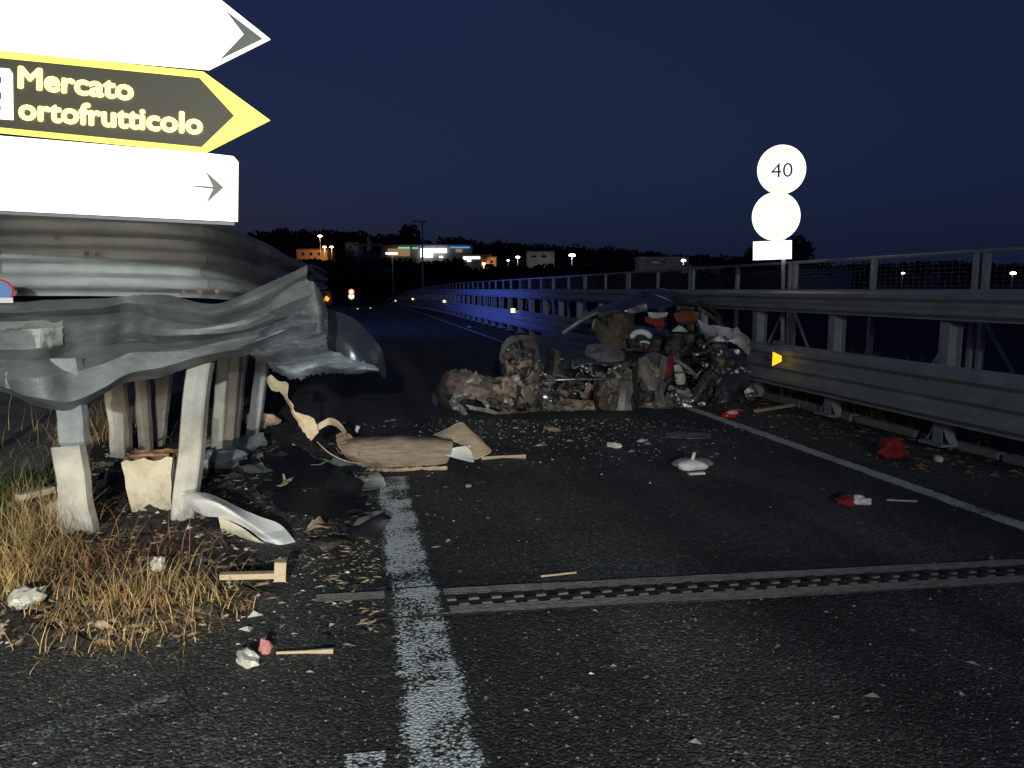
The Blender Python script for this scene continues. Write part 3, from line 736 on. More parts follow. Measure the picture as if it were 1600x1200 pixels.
channel('post', (280, 838), (312, 540), 40, 4.72, seed=6, Dt=4.95)
channel('post', (343, 722), (358, 540), 38, 6.6, seed=7)
channel('post', (352, 735), (372, 540), 28, 6.75, 'galv', seed=8)
channel('post', (392, 690), (410, 550), 20, 7.4, 'galv', seed=9)
channel('strut', (134, 752), (126, 600), 8, 5.2, 'rust', dep=0.03, seed=10)
channel('strut', (99, 858), (94, 760), 8, 4.42, 'post_pale', dep=0.03, seed=11)
channel('strut', (316, 700), (322, 560), 7, 6.4, 'post_pale', dep=0.03, seed=12)

# ------------------------------------------------------------------ loose things by the wrecked rail
def thing_sheet(name, rows, nu, nv, m, label, cat, **kw):
    pts = [P(*p) for r in rows for p in r] if not kw.get('world') else [Vector(p) for r in rows for p in r]
    b = base_of(pts)
    b.z = min(p.z for p in pts)
    o = sheet(name, rows, nu, nv, MATS[m], None, **kw)
    for v in o.data.vertices: v.co -= b
    o.location = b
    return tag(o, label, cat)
# concrete stump with rusty rim
st = empty('stump', G(232, 808), 'cream concrete stump with a rusty rim between the leaning posts', 'stump')
A = G(236, 806) + Vector((0, 0.13, 0)); vs = []; n_ = 9
def stump_pt(a, b, z):
    k = 0.118 + 0.10 * z; p = Vector((a * k, b * k, z)); q = Vector((a * 3, b * 3, z * 9))
    return A + p + Vector((noise.noise(q), noise.noise(q + Vector((9, 0, 0))), 0)) * 0.012 + Vector((0, 0, (0.035 * noise.noise(Vector((a * 2.6, b * 2.6, 4))) if z > 0.35 else 0)))
side = [(-1 + 2 * i / n_, -1) for i in range(n_)] + [(1, -1 + 2 * i / n_) for i in range(n_)] + [(1 - 2 * i / n_, 1) for i in range(n_)] + [(-1, 1 - 2 * i / n_) for i in range(n_)]
m_ = len(side)
zs = [-0.05, 0.05, 0.12, 0.2, 0.28, 0.34, 0.39]
for z in zs: vs += [stump_pt(a, b, z) for a, b in side]
fs = [(i * m_ + k, i * m_ + (k + 1) % m_, (i + 1) * m_ + (k + 1) % m_, (i + 1) * m_ + k) for i in range(len(zs) - 1) for k in range(m_)]
MB().add(vs, fs).build('block', MATS['concrete_cream'], st)
tv = []
for j in range(n_ + 1):
    for i in range(n_ + 1):
        a, b = -1 + 2 * i / n_, -1 + 2 * j / n_; p = stump_pt(a, b, 0.39); 
        if 0 < i < n_ and 0 < j < n_: p.z += -0.03 + 0.05 * noise.noise(Vector((a * 4, b * 4, 1)))
        tv.append(p)
MB().add(tv, [(j * (n_ + 1) + i, j * (n_ + 1) + i + 1, (j + 1) * (n_ + 1) + i + 1, (j + 1) * (n_ + 1) + i) for j in range(n_) for i in range(n_)]).build('broken_top', MATS['rust'], st)
c0 = A + Vector((0, -0.06, 0.40))
MB().tube([c0 + Vector((-0.13, -0.02, 0.0)), c0 + Vector((0.0, -0.07, 0.015)), c0 + Vector((0.13, -0.05, 0.005))], 0.012, 6).build('rusty_strap', MATS['rust'], st, True)
# silver panel, bent
sv = empty('silver_sheet_metal', G(420, 872), 'bent silver sheet metal panel with a cream flank, lying by the posts', 'car panel')
rows = [
 [(280, 774, 4.66), (308, 772, 4.64), (335, 778, 4.62), (370, 793, 4.56), (405, 806, 4.50), (443, 822, 4.44), (482, 874, 4.27)],
 [(290, 786, 4.60), (312, 782, 4.50), (338, 786, 4.44), (372, 806, 4.42), (408, 830, 4.36), (445, 852, 4.31), (481, 875, 4.265)],
 [(292, 792, 4.62), (320, 804, 4.56), (345, 808, 4.50), (378, 824, 4.45), (412, 848, 4.36), (448, 866, 4.29), (480, 876, 4.26)],
]
sheet('silver_face', rows, 54, 22, MATS['silver'], sv, amp=0.022, freq=5, seed=41, thickness=0.004)
rows = [
 [(341, 807, 4.49), (375, 823, 4.44), (410, 847, 4.35), (445, 864, 4.285), (474, 874, 4.26)],
 [(345, 825, 4.48), (377, 834, 4.43), (410, 854, 4.34), (440, 867, 4.28), (473, 875.5, 4.258)],
 [(350, 841, 4.49), (380, 847, 4.44), (411, 860, 4.35), (440, 869, 4.285), (472, 877, 4.26)],
]
sheet('cream_flank', rows, 40, 14, MATS['cream_paint'], sv, amp=0.005, freq=8, seed=43, thickness=0.004)

# bumper bar with its torn ends
bu = empty('bumper_bar', G(620, 738), 'torn tan bumper bar lying across the white line', 'bumper')
rows = [
 [(532, 684, 6.55), (560, 684, 6.5), (610, 682, 6.45), (660, 683, 6.45), (705, 686, 6.45)],
 [(530, 694, 6.35), (560, 690, 6.28), (610, 687, 6.25), (660, 688, 6.25), (708, 690, 6.25)],
 [(536, 708, 6.26), (562, 712, 6.20), (610, 712, 6.16), (660, 712, 6.16), (706, 705, 6.18)],
 [(548, 722, 6.3), (566, 728, 6.22), (610, 730, 6.18), (660, 728, 6.18), (698, 724, 6.2)],
]
sheet('bar', rows, 60, 24, MATS['tan_fabric'], bu, amp=0.014, freq=7, seed=51, ragged=0.012, thickness=0.006)
rows = [
 [(526, 678, 6.6), (536, 676, 6.58), (548, 680, 6.5), (556, 692, 6.35)],
 [(526, 692, 6.4), (538, 692, 6.34), (550, 700, 6.28), (562, 708, 6.2)],
 [(533, 704, 6.32), (543, 708, 6.28), (554, 712, 6.24), (566, 712, 6.18)],
]
sheet('torn_cap', rows, 22, 16, MATS['torn_tan'], bu, amp=0.02, freq=14, seed=52, ragged=0.015)
rows = [
 [(575, 729, 6.16), (600, 732, 6.14), (630, 731, 6.14), (655, 729, 6.14), (700, 727, 6.16)],
 [(570, 737, 6.10), (600, 739, 6.10), (630, 740, 6.10), (650, 734, 6.12), (698, 733, 6.14)],
]
sheet('frayed_edge', rows, 44, 6, MATS['torn_tan'], bu, amp=0.03, freq=12, seed=53, ragged=0.03, z_floor=0.006)
# strap ripped off, from the rail to the bar
pl = [(420, 588, 5.9), (430, 602, 5.9), (444, 606, 5.92), (448, 622, 5.95), (456, 634, 5.98), (458, 644, 6.0), (468, 652, 6.02), (482, 664, 6.05), (492, 682, 6.08)]
wds = [0.05, 0.09, 0.10, 0.03, 0.03, 0.03, 0.07, 0.14, 0.10]
top = [(u + w_ * 60, v - w_ * 70, D) for (u, v, D), w_ in zip(pl, wds)]; bot = [(u - w_ * 60, v + w_ * 70, D - 0.03) for (u, v, D), w_ in zip(pl, wds)]
thing_sheet('torn_strap', [top, pl, bot], 60, 10, 'tan_bright', 'ragged tan strip of torn trim hanging off the rail end', 'torn trim', amp=0.012, freq=12, seed=55, ragged=0.012)
pl = [(490, 672, 6.1), (502, 664, 6.15), (514, 658, 6.2), (524, 660, 6.28), (534, 668, 6.35), (540, 678, 6.42)]
top = [(u, v - 5, D) for u, v, D in pl]; bot = [(u, v + 6, D - 0.02) for u, v, D in pl]
thing_sheet('trim_loop', [top, pl, bot], 30, 6, 'tan_bright', 'short arched tan strip joining the torn trim to the bumper bar', 'torn trim', amp=0.008, freq=14, seed=56)
# cardboard-like folded panel
rows = [
 [(677, 679, 6.55), (698, 670, 6.62), (720, 660, 6.7), (735, 672, 6.62)],
 [(690, 683, 6.45), (712, 680, 6.48), (735, 678, 6.5), (755, 690, 6.4)],
 [(716, 692, 6.36), (732, 690, 6.38), (748, 692, 6.35), (768, 704, 6.25)],
 [(735, 702, 6.22), (738, 710, 6.2), (742, 718, 6.16), (756, 712, 6.18)],
]
thing_sheet('folded_panel', rows, 30, 26, 'tan_bright', 'folded tan panel propped on the end of the bumper bar', 'car panel', amp=0.008, freq=6, seed=57, thickness=0.006)
rows = [[(687, 706, 6.2), (712, 699, 6.24), (735, 696, 6.3)], [(700, 712, 6.16), (718, 709, 6.2), (737, 708, 6.24)], [(735, 722, 6.12), (738, 722, 6.13), (741, 722, 6.14)]]
thing_sheet('white_shard', rows, 18, 12, 'white_plastic', 'bright white triangular shard under the folded tan panel', 'shard', amp=0.004, freq=8, seed=58)
a, b = G(752, 716, 0.02), G(821, 713, 0.02)
mb = MB().tube([Vector((0, 0, 0)), (b - a) * 0.5 + Vector((0, 0, 0.006)), b - a], [0.017, 0.012, 0.02], 6); o = mb.build('stick', MATS['wood'], None); o.location = a
tag(o, 'pale stick on the road pointing right from the folded panel', 'stick')
o = MB().tube([Vector((0, 0, 0.01)), Vector((-0.01, 0, 0.06)), Vector((0.01, 0, 0.11))], [0.012, 0.02, 0.024], 8).build('plug', MATS['white_plastic'], None, True); o.location = G(559, 682)
tag(o, 'small white upright plastic plug behind the bumper bar', 'plug')
# cables
def cable(name, pts, r, m, label, cat='cable'):
    pts = [P(*p) if len(p) == 3 else p for p in pts]
    b = pts[0].copy(); V = [curve_at(pts, i / 30) - b for i in range(31)]
    o = MB().tube(V, r, 5).build(name, MATS[m], None, True); o.location = b; return tag(o, label, cat)
cable('cable', [(495, 690, 6.05), (515, 708, 5.95), (540, 720, 5.95), (570, 725, 6.1)], 0.006, 'torn_tan', 'thin brown wire from the torn trim to the bumper bar')
cable('cable', [(572, 735, 6.1), (545, 775, 5.5), (520, 815, 4.95), (490, 860, 4.4)], 0.006, 'rust', 'thin rusty wire running from the bumper bar down to the silver panel')
# L shaped wood
L = empty('wood_batten', G(400, 922), 'L-shaped pale wooden batten lying on the dark soil', 'batten')
def batten(name, a, b, r, z, m, parent):
    A, B = G(*a), G(*b); A.z += z; B.z += z
    t = (B - A); ln = t.length; q = t.to_track_quat('X', 'Z').to_matrix().to_4x4(); M_ = Matrix.Translation(A) @ q
    return MB().box((0, -r, -r * 0.7), (ln, r, r * 0.7), M_).build(name, MATS[m], parent)
batten('long_arm', (346, 924), (432, 922), 0.020, 0.08, 'wood', L); 
A_ = G(437, 922); MB().box((-0.028, -0.02, 0.05), (0.028, 0.022, 0.15), Matrix.Translation(A_) @ Matrix.Rotation(R(4), 4, 'Y')).build('short_arm', MATS['wood'], L)
# paper / bag / wrappers
def lump(name, u, v, r, m, label, cat, sc=(1, 1, 0.7), seed=0, z=0.0, lvl=3, fold=0.45):
    bm = bmesh.new(); bmesh.ops.create_icosphere(bm, subdivisions=lvl, radius=1)
    for q in bm.verts:
        d = q.co.copy(); k = 1 + fold * 0.7 * (noise.noise(d * 1.9 + Vector((seed, 0, 0))) - 0.1) + crumple(d, fold * 0.8, 1.9, 500 + seed)
        q.co = Vector((d.x * sc[0] * k, d.y * sc[1] * k, max(-0.55, d.z) * sc[2] * k)) * r
    me = bpy.data.meshes.new(name); bm.to_mesh(me); bm.free()
    zmin = min(q.co.z for q in me.vertices)
    o = link(name, me, MATS[m], None, True); me.set_sharp_from_angle(angle=R(22)); p = G(u, v, z); o.location = (p.x, p.y, p.z - zmin - 0.004); o.rotation_euler.z = seed * 1.3
    return tag(o, label, cat)
lump('plastic_bag', 44, 944, 0.075, 'bag', 'crumpled off-white plastic bag at the far left of the dry grass', 'plastic bag', (1.2, 0.9, 0.7), 1, 0.03)
lump('paper_ball', 248, 890, 0.035, 'bag', 'small round crumpled pale paper below the stump', 'paper', (1, 1, 1.2), 2, 0.06)
lump('paper_scrap', 85, 992, 0.05, 'bag', 'flat grey paper scrap on the soil edge at lower left', 'paper', (1.1, 0.8, 0.25), 3, 0.0)
rows = [[(300, 920, 4.1), (303, 920, 4.1), (306, 921, 4.1)], [(285, 938, 3.98), (300, 936, 3.92), (312, 935, 3.98)], [(268, 952, 3.9), (295, 952, 3.84), (318, 948, 3.9)]]
thing_sheet('card_triangle', rows, 10, 10, 'bag', 'triangular beige card standing in the straw', 'card', amp=0.006, freq=14, seed=61)
rows = [[(262, 930, 4.05), (270, 934, 4.0)], [(266, 952, 3.9), (274, 950, 3.88)]]
thing_sheet('paper_strip', rows, 6, 8, 'white_plastic', 'narrow white paper strip beside the beige card triangle', 'paper', amp=0.006, freq=14, seed=62)
lump('tissue', 388, 1034, 0.05, 'bag', 'crumpled cream tissue on the asphalt beside a red scrap', 'tissue', (1.5, 0.7, 0.6), 4, 0.0)
lump('red_scrap', 415, 1022, 0.026, 'dusty_red', 'dusty red scrap between cream tissue and stick', 'scrap', (1.0, 0.6, 1.5), 5, 0.0, 2)
a, b = G(432, 1020, 0.012), G(521, 1017, 0.012)
o = MB().tube([Vector(), (b - a) * 0.5, (b - a) * 0.78, b - a], [0.006, 0.007, 0.010, 0.012], 6).build('stick', MATS['wood'], None); o.location = a; tag(o, 'thin straight stick on the asphalt beside the red scrap', 'stick')
a, b = G(345, 868, 0.06), G(352, 885, 0.02)
o = MB().tube([Vector(P(347, 845, 4.5)) - a, b - a], [0.012, 0.006], 5).build('splinter', MATS['wood'], None); o.location = a; tag(o, 'upright tan wood splinter in front of the silver panel', 'splinter')
# crushed things to the right of the silver panel
rows = [[(470, 815, 4.9), (478, 808, 4.95), (495, 822, 4.9)], [(468, 830, 4.8), (482, 830, 4.78), (500, 838, 4.8)], [(474, 842, 4.72), (488, 846, 4.7), (500, 846, 4.72)]]
thing_sheet('plastic_shard', rows, 12, 10, 'white_plastic', 'pale peaked plastic shard right of the silver panel', 'shard', amp=0.008, freq=12, seed=63)
rows = [[(505, 845, 4.6), (515, 836, 4.62), (530, 838, 4.6)], [(502, 862, 4.45), (515, 858, 4.42), (528, 856, 4.45)], [(485, 872, 4.36), (500, 874, 4.33), (515, 870, 4.36)]]
thing_sheet('plastic_shard', rows, 12, 10, 'bag', 'grey translucent-looking shard at the tip of the silver panel', 'shard', amp=0.012, freq=12, seed=64)
rows = [[(430, 775, 5.5), (480, 778, 5.4), (540, 790, 5.25), (575, 785, 5.3)], [(425, 800, 5.2), (475, 806, 5.05), (530, 815, 4.95), (570, 800, 5.1)], [(440, 820, 4.95), (480, 826, 4.85), (530, 835, 4.75), (565, 820, 4.9)]]
thing_sheet('crumpled_black_sheet', rows, 40, 20, 'black_film', 'crumpled black sheet behind the silver panel', 'plastic liner', amp=0.03, freq=8, seed=65, ragged=0.03, z_floor=0.02)  # black sheet laid where the ground is dark
rows = [[(380, 720, 6.6), (430, 700, 6.8), (490, 705, 6.8), (540, 720, 6.5)], [(375, 750, 6.0), (430, 735, 6.1), (490, 740, 6.1), (545, 745, 6.0)], [(380, 790, 5.4), (430, 780, 5.45), (480, 775, 5.5), (540, 770, 5.6)]]
thing_sheet('black_sheet', rows, 40, 20, 'black_film', 'large black sheet rumpled on the ground beneath the torn trim', 'plastic sheet', amp=0.05, freq=5, seed=66, ragged=0.05, z_floor=0.02)  # second, larger black sheet over the dark ground
lump('rock', 408, 668, 0.13, 'torn_tan', 'brownish broken lump beside the post end under the folded rail', 'rubble', (1.3, 0.9, 0.8), 7, 0.05)
lump('rubble_bag', 345, 730, 0.16, 'galv_dirty', 'grey crumpled plastic heap at the foot of the right hand posts', 'rubble', (1.6, 1.0, 0.6), 8, 0.03)
lump('rubble_bag', 95, 812, 0.09, 'bag', 'pale crumpled wrapper against the foot of the left pale post', 'wrapper', (1.0, 0.7, 0.9), 9, 0.03)
batten('long_arm', (30, 800), (84, 786), 0.03, 0.1, 'cream_paint', empty('board', G(55, 800), 'short cream board stuck in the yellow grass at left', 'board'))
cable('cable', [(-10, 905, 4.05), (50, 875, 4.2), (100, 858, 4.3), (148, 850, 4.35)], 0.008, 'bag', 'pale hose curving through the grass under the left post', 'hose')

# dark torn plastic between the posts and the bumper bar
rq = random.Random(5)
ORD = ['first', 'second', 'third', 'fourth', 'fifth', 'sixth', 'seventh', 'eighth', 'ninth', 'tenth', 'eleventh', 'twelfth', 'thirteenth', 'fourteenth', 'fifteenth', 'sixteenth', 'seventeenth', 'eighteenth', 'nineteenth', 'twentieth', 'rearmost', 'outermost']
spots = sorted((rq.uniform(370, 590), rq.uniform(700, 880), rq.choice(('dull_black', 'black_film', 'car_paint', 'galv_torn', 'torn_tan'))) for _ in range(34))
spots = [q_ for q_ in spots if not (q_[0] < 505 and q_[1] > 765)] + sorted((rq.uniform(150, 430), rq.uniform(668, 760), rq.choice(('dull_black', 'galv_torn', 'torn_tan', 'galv_torn'))) for _ in range(14))
spots.sort()
LOOK = {'dull_black': 'rough black', 'black_film': 'smooth black', 'car_paint': 'dark blue painted', 'galv_torn': 'grey', 'torn_tan': 'brown'}
count = {}
for k, (u, v, m) in enumerate(spots):
    c = G(u, v); sz = rq.uniform(.07, .2)
    a = rq.uniform(0, 6.3); e1 = Vector((math.cos(a), math.sin(a), rq.uniform(-.1, .35))); e2 = Vector((-math.sin(a), math.cos(a), rq.uniform(-.1, .5)))
    rows = [[c + e1 * (i - 1) * sz * rq.uniform(.6, 1.2) + e2 * (j - 1) * sz * .6 * rq.uniform(.5, 1.3) + Vector((0, 0, rq.uniform(.02, .09))) for i in range(3)] for j in range(3)]
    n_ = count.get(m, 0); count[m] = n_ + 1
    o = thing_sheet('torn_scrap', rows, 12, 9, m, ORD[n_] + ' ' + LOOK[m] + ' torn scrap from the left, between posts and bumper bar', 'scrap', world=True, amp=sz * .22, freq=1.8 / sz, seed=400 + k, ragged=sz * .1, z_floor=0.015)
    o['group'] = 'torn scraps in the dark litter'

# litter on the carriageway
DW = empty('mirror_housing', G(1080, 735), 'white mirror housing with a peg sticking up, on the road', 'car mirror')
def blob_part(name, c, r, sc, m, parent, seed, rot=0.0, fold=0.15):
    bm = bmesh.new(); bmesh.ops.create_icosphere(bm, subdivisions=3, radius=1)
    cr_, sr_ = math.cos(rot), math.sin(rot)
    for q in bm.verts:
        d = q.co.copy(); k = 1 + fold * 0.8 * noise.noise(d * 1.7 + Vector((seed, 0, 0))) + (crumple(d, fold * 0.8, 1.6, 600 + seed) if fold else 0)
        x, y_, z = d.x * sc[0] * k * r, d.y * sc[1] * k * r, max(d.z, -0.6) * sc[2] * k * r
        q.co = Vector((c.x + x * cr_ - y_ * sr_, c.y + x * sr_ + y_ * cr_, c.z + z))
    me = bpy.data.meshes.new(name); bm.to_mesh(me); bm.free()
    o = link(name, me, MATS[m], parent, True); me.set_sharp_from_angle(angle=R(24)); return o
c = G(1080, 735)
blob_part('shell', c + Vector((0, 0, 0.04)), 0.12, (1.05, 0.6, 0.42), 'white_plastic', DW, 1, -0.2)
blob_part('dark_rim', c + Vector((0.03, 0.05, 0.05)), 0.15, (1.1, 0.5, 0.30), 'car_grey', DW, 2, -0.2)
MB().tube([c + Vector((0.0, 0, 0.07)), c + Vector((0.03, 0.01, 0.15))], [0.014, 0.016], 7).build('peg', MATS['white_plastic'], DW, True)
MB().box((-0.07, -0.02, 0), (0.07, 0.02, 0.015), Matrix.Translation(G(1088, 741, 0.004))).build('glass_strip', MATS['white_plastic'], DW)
RWc = empty('cloth_scrap', G(1332, 788), 'red and white cloth scrap on the road inside the edge line', 'cloth')
c = G(1322, 787); blob_part('red_fold', c + Vector((0, 0, 0.02)), 0.065, (1.4, 0.8, 0.55), 'red_cloth', RWc, 3, 0.2, 0.5)
c = G(1343, 788); blob_part('white_fold', c + Vector((0, 0, 0.022)), 0.055, (1.2, 0.8, 0.6), 'white_plastic', RWc, 4, -0.4, 0.5)
lump('red_cloth', 1393, 714, 0.13, 'red_cloth', 'crumpled red cloth heap between edge line and rail post', 'cloth', (1.0, 0.7, 0.75), 12, 0.0, 3, 0.5)
lump('white_block', 1466, 720, 0.05, 'white_plastic', 'small white block at the foot of the nearest rail post', 'scrap', (1.2, 0.8, 0.7), 13, 0.0, 2, 0.1)
RT = empty('tail_lamp', G(1140, 654), 'red tail lamp with a pale lens beside the end of the wreck', 'tail lamp')
c = G(1140, 654); blob_part('housing', c + Vector((0, 0, 0.04)), 0.10, (1.05, 0.6, 0.5), 'red_plastic', RT, 5, 0, 0.1); blob_part('lens', c + Vector((0.02, -0.03, 0.075)), 0.075, (1.0, 0.5, 0.42), 'pink_plastic', RT, 6, 0, 0.1)
lump('paper_scrap', 960, 699, 0.05, 'white_plastic', 'bright white paper scrap on the road in front of the wreck', 'paper', (1.5, 0.8, 0.6), 14)
lump('paper_scrap', 1003, 690, 0.045, 'bag', 'dull grey scrap to the right of the bright white paper', 'scrap', (1.6, 0.8, 0.4), 15)
lump('brown_scrap', 862, 672, 0.08, 'torn_tan', 'flat brown scrap near the middle of the wreck', 'scrap', (1.7, 0.7, 0.35), 16)
lump('black_scrap', 742, 752, 0.10, 'rubber', 'black rubber flap on the road below the folded panel', 'scrap', (0.7, 1.6, 0.35), 17)
lump('pale_chip', 732, 760, 0.03, 'torn_tan', 'small pale chip on the black rubber flap', 'chip', (1.5, 0.8, 0.5), 18, 0.0, 2)
o = batten('twig', (845, 903), (900, 897), 0.006, 0.01, 'wood', None); tag(o, 'pale straight twig on the road beyond the expansion joint', 'twig')
o = batten('metal_strip', (1385, 783), (1432, 785), 0.008, 0.01, 'galv', None); tag(o, 'thin dull metal strip right of the red and white cloth', 'strip')
thing_sheet('metal_bracket', [[(1040, 684, 7.75), (1062, 680, 7.85), (1085, 683, 7.8), (1112, 682, 7.75)], [(1042, 688, 7.62), (1064, 684, 7.66), (1086, 687, 7.6), (1110, 688, 7.6)], [(1038, 692, 7.55), (1064, 692, 7.5), (1088, 694, 7.46), (1106, 694, 7.48)]], 26, 10, 'car_grey', 'low dark bent metal bracket lying in front of the tail end of the wreck', 'bracket', amp=0.02, freq=8, seed=120, ragged=0.02, z_floor=0.01, sharp='v')
o = batten('wood_splinter', (1180, 646), (1240, 636), 0.025, 0.03, 'wood', None); tag(o, 'brown splinter on the ground right of the red tail lamp', 'splinter')

# ------------------------------------------------------------------ the wrecked car, lying across the road
CW = empty('wrecked_car', G(930, 655), 'crushed and torn car lying across the road against the right rail', 'car')
def d0(u): return 8.95 + (u - 690) / 480 * 0.95
def q(rows): return [[(u, v, d0(u) + d) for (u, v, d) in r] for r in rows]
def cs(name, rows, nu, nv, m, parent=None, **kw):
    kw.setdefault('z_floor', 0.012); kw.setdefault('smooth', m in ('car_paint', 'seat_brown', 'car_white'))
    return sheet(name, q(rows), nu, nv, MATS[m], parent or CW, **kw)
# dark crushed core: floor, bulkhead and engine mass
cs('crushed_core', [
 [(800, 560, .5), (860, 562, .5), (930, 566, .6), (1000, 560, .8), (1060, 570, .9), (1120, 575, .8)],
 [(795, 600, .3), (860, 590, .25), (930, 600, .3), (1000, 598, .5), (1060, 610, .7), (1120, 610, .5)],
 [(790, 645, .25), (860, 640, .2), (930, 645, .25), (1000, 645, .35), (1060, 645, .5), (1120, 640, .4)]], 70, 30, 'dull_black', amp=0.10, freq=5, seed=71, ragged=0.04)
cs('floor_pan', [
 [(800, 622, 1.5), (930, 620, 1.5), (1050, 615, 1.5), (1140, 615, 1.4)],
 [(795, 640, .8), (930, 636, .8), (1050, 632, .8), (1140, 630, .8)],
 [(790, 650, .2), (930, 650, .2), (1050, 650, .25), (1140, 645, .3)]], 40, 20, 'dull_black', amp=0.05, freq=5, seed=72)
cs('far_side', [
 [(815, 530, 1.45), (880, 522, 1.5), (960, 535, 1.5), (1040, 530, 1.55), (1110, 520, 1.5)],
 [(815, 580, 1.5), (880, 580, 1.55), (960, 580, 1.55), (1040, 575, 1.55), (1110, 570, 1.5)],
 [(815, 620, 1.45), (880, 622, 1.5), (960, 620, 1.5), (1040, 615, 1.5), (1110, 612, 1.5)]], 40, 20, 'car_burnt', amp=0.05, freq=5, seed=73)
# bumper torn forward
bmp = cs('bumper', [
 [(688, 592, .45), (700, 580, .15), (725, 578, .0), (748, 584, -.05), (775, 590, -.05), (806, 584, .0)],
 [(683, 606, .40), (698, 600, .05), (725, 600, -.12), (750, 606, -.15), (778, 616, -.12), (806, 612, -.05)],
 [(686, 618, .40), (702, 616, .02), (728, 614, -.12), (754, 628, -.15), (780, 640, -.10), (806, 645, -.05)]], 50, 24, 'car_burnt', amp=0.026, freq=6, seed=74, ragged=0.04, sharp='v')
cs('bumper_strip', [
 [(728, 632, -.02), (760, 638, -.12), (800, 646, -.1), (850, 650, 0)],
 [(735, 640, -.06), (765, 645, -.16), (800, 652, -.14), (850, 655, -.03)]], 34, 6, 'car_grey', amp=0.03, freq=9, seed=75, ragged=0.02)
cs('headlamp_shell', [
 [(683, 612, .3), (676, 618, .25), (675, 628, .2)], [(690, 616, .2), (684, 626, .12), (682, 636, .1)]], 10, 8, 'bare_metal', amp=0.02, freq=10, seed=76)
# front wing round the wheel
cs('front_wing', [
 [(780, 575, .25), (783, 548, .3), (792, 530, .35), (812, 523, .42), (835, 527, .5)],
 [(786, 580, .12), (793, 560, .12), (806, 548, .15), (822, 545, .22), (842, 550, .3)],
 [(792, 600, .02), (806, 590, -.05), (820, 584, -.05), (836, 580, .05), (850, 582, .15)],
 [(798, 642, .05), (812, 632, -.1), (830, 628, -.1), (846, 630, .0), (862, 636, .1)]], 44, 44, 'car_shell', amp=0.022, freq=5, seed=77, ragged=0.03)
cs('wing_edge', [
 [(779, 562, .2), (784, 540, .25), (796, 527, .3), (818, 523, .36), (832, 526, .42)],
 [(784, 566, .12), (790, 546, .16), (800, 535, .2), (818, 531, .26), (832, 534, .32)]], 30, 6, 'car_grey', amp=0.02, freq=8, seed=78)
cs('arch_liner', [
 [(800, 578, -.05), (812, 566, -.12), (830, 562, -.1), (842, 568, 0)],
 [(790, 588, -.1), (806, 578, -.16), (824, 574, -.14), (838, 580, -.04)]], 24, 10, 'car_tan', amp=0.04, freq=9, seed=79, ragged=0.02)
cs('wing_patch', [
 [(775, 595, -.12), (790, 590, -.18), (806, 592, -.16)],
 [(770, 606, -.16), (786, 606, -.22), (806, 610, -.18)],
 [(776, 618, -.15), (792, 618, -.2), (806, 622, -.15)]], 18, 14, 'car_tan', amp=0.03, freq=7, seed=80)
# wheel, flattened under the bumper
def wheel(c, r, ax, parent, wd=0.17):
    ax = Vector(ax).normalized(); a = ax.cross(Vector((0, 0, 1))).normalized(); b = a.cross(ax).normalized()
    vs = []; fs = []; n = 28; sec = [(-.5, .62), (-.5, .9), (-.36, 1), (.36, 1), (.5, .9), (.5, .62)]
    for k in range(n):
        t = 2 * math.pi * k / n
        for (w_, rr) in sec:
            p = c + ax * w_ * wd + (a * math.cos(t) + b * math.sin(t)) * r * rr
            p.z = max(p.z, 0.005); vs.append(p)
    m_ = len(sec)
    for k in range(n):
        for j in range(m_): fs.append((k * m_ + j, k * m_ + (j + 1) % m_, ((k + 1) % n) * m_ + (j + 1) % m_, ((k + 1) % n) * m_ + j))
    t_ = MB().add(vs, fs).build('wheel', MATS['rubber'], parent, True)
    rim = MB(); rim.tube([c - ax * wd * .3, c + ax * wd * .3], r * .6, 20)
    for k in range(5):
        t = 2 * math.pi * k / 5; d = a * math.cos(t) + b * math.sin(t); rim.tube([c - ax * wd * .34, c - ax * wd * .38 + d * r * .55], 0.025, 5)
    o = rim.build('rim', MATS['dull_black'], t_)  # rim coloured black to stand for the shade in the wheel void
    o.location = Vector((0, 0, 0))
    return t_
wheel(P(712, 636, 9.25) * Vector((1, 1, 0)) + Vector((0, 0, 0.20)), 0.26, (0.45, -0.8, 0.5), CW)
wheel(P(845, 640, 9.9) * Vector((1, 1, 0)) + Vector((0, 0, 0.27)), 0.28, (0.1, -1, 0.1), CW)
wheel(P(1110, 640, 10.2) * Vector((1, 1, 0)) + Vector((0, 0, 0.27)), 0.28, (-0.2, -1, 0.15), CW)
# bonnet folded up
cs('bonnet', [
 [(826, 528, 1.3), (865, 522, 1.3), (900, 520, 1.25), (940, 533, 1.1), (975, 546, 1.0)],
 [(822, 540, .8), (862, 532, .85), (900, 534, .8), (935, 545, .7), (978, 556, .6)],
 [(826, 560, .35), (862, 556, .3), (896, 556, .25), (932, 560, .2), (975, 568, .2)],
 [(838, 582, .15), (866, 580, .1), (900, 575, .1), (930, 572, .1), (960, 574, .15)]], 50, 36, 'car_paint', amp=0.045, freq=4.5, seed=81, ragged=0.015)
cs('bonnet_corner', [
 [(918, 540, .5), (945, 538, .45), (972, 548, .4)], [(914, 552, .25), (945, 552, .2), (976, 558, .2)], [(928, 566, .1), (950, 566, .08), (974, 564, .12)]], 20, 16, 'car_grey', amp=0.03, freq=7, seed=82)
MB().tube([P(852, 594, 8.95), P(900, 592.5, 9.05), P(946, 593, 9.15), P(958, 585, 9.2)], [0.022, 0.018, 0.022, 0.03], 7).build('cross_bar', MATS['bare_metal'], CW, True)
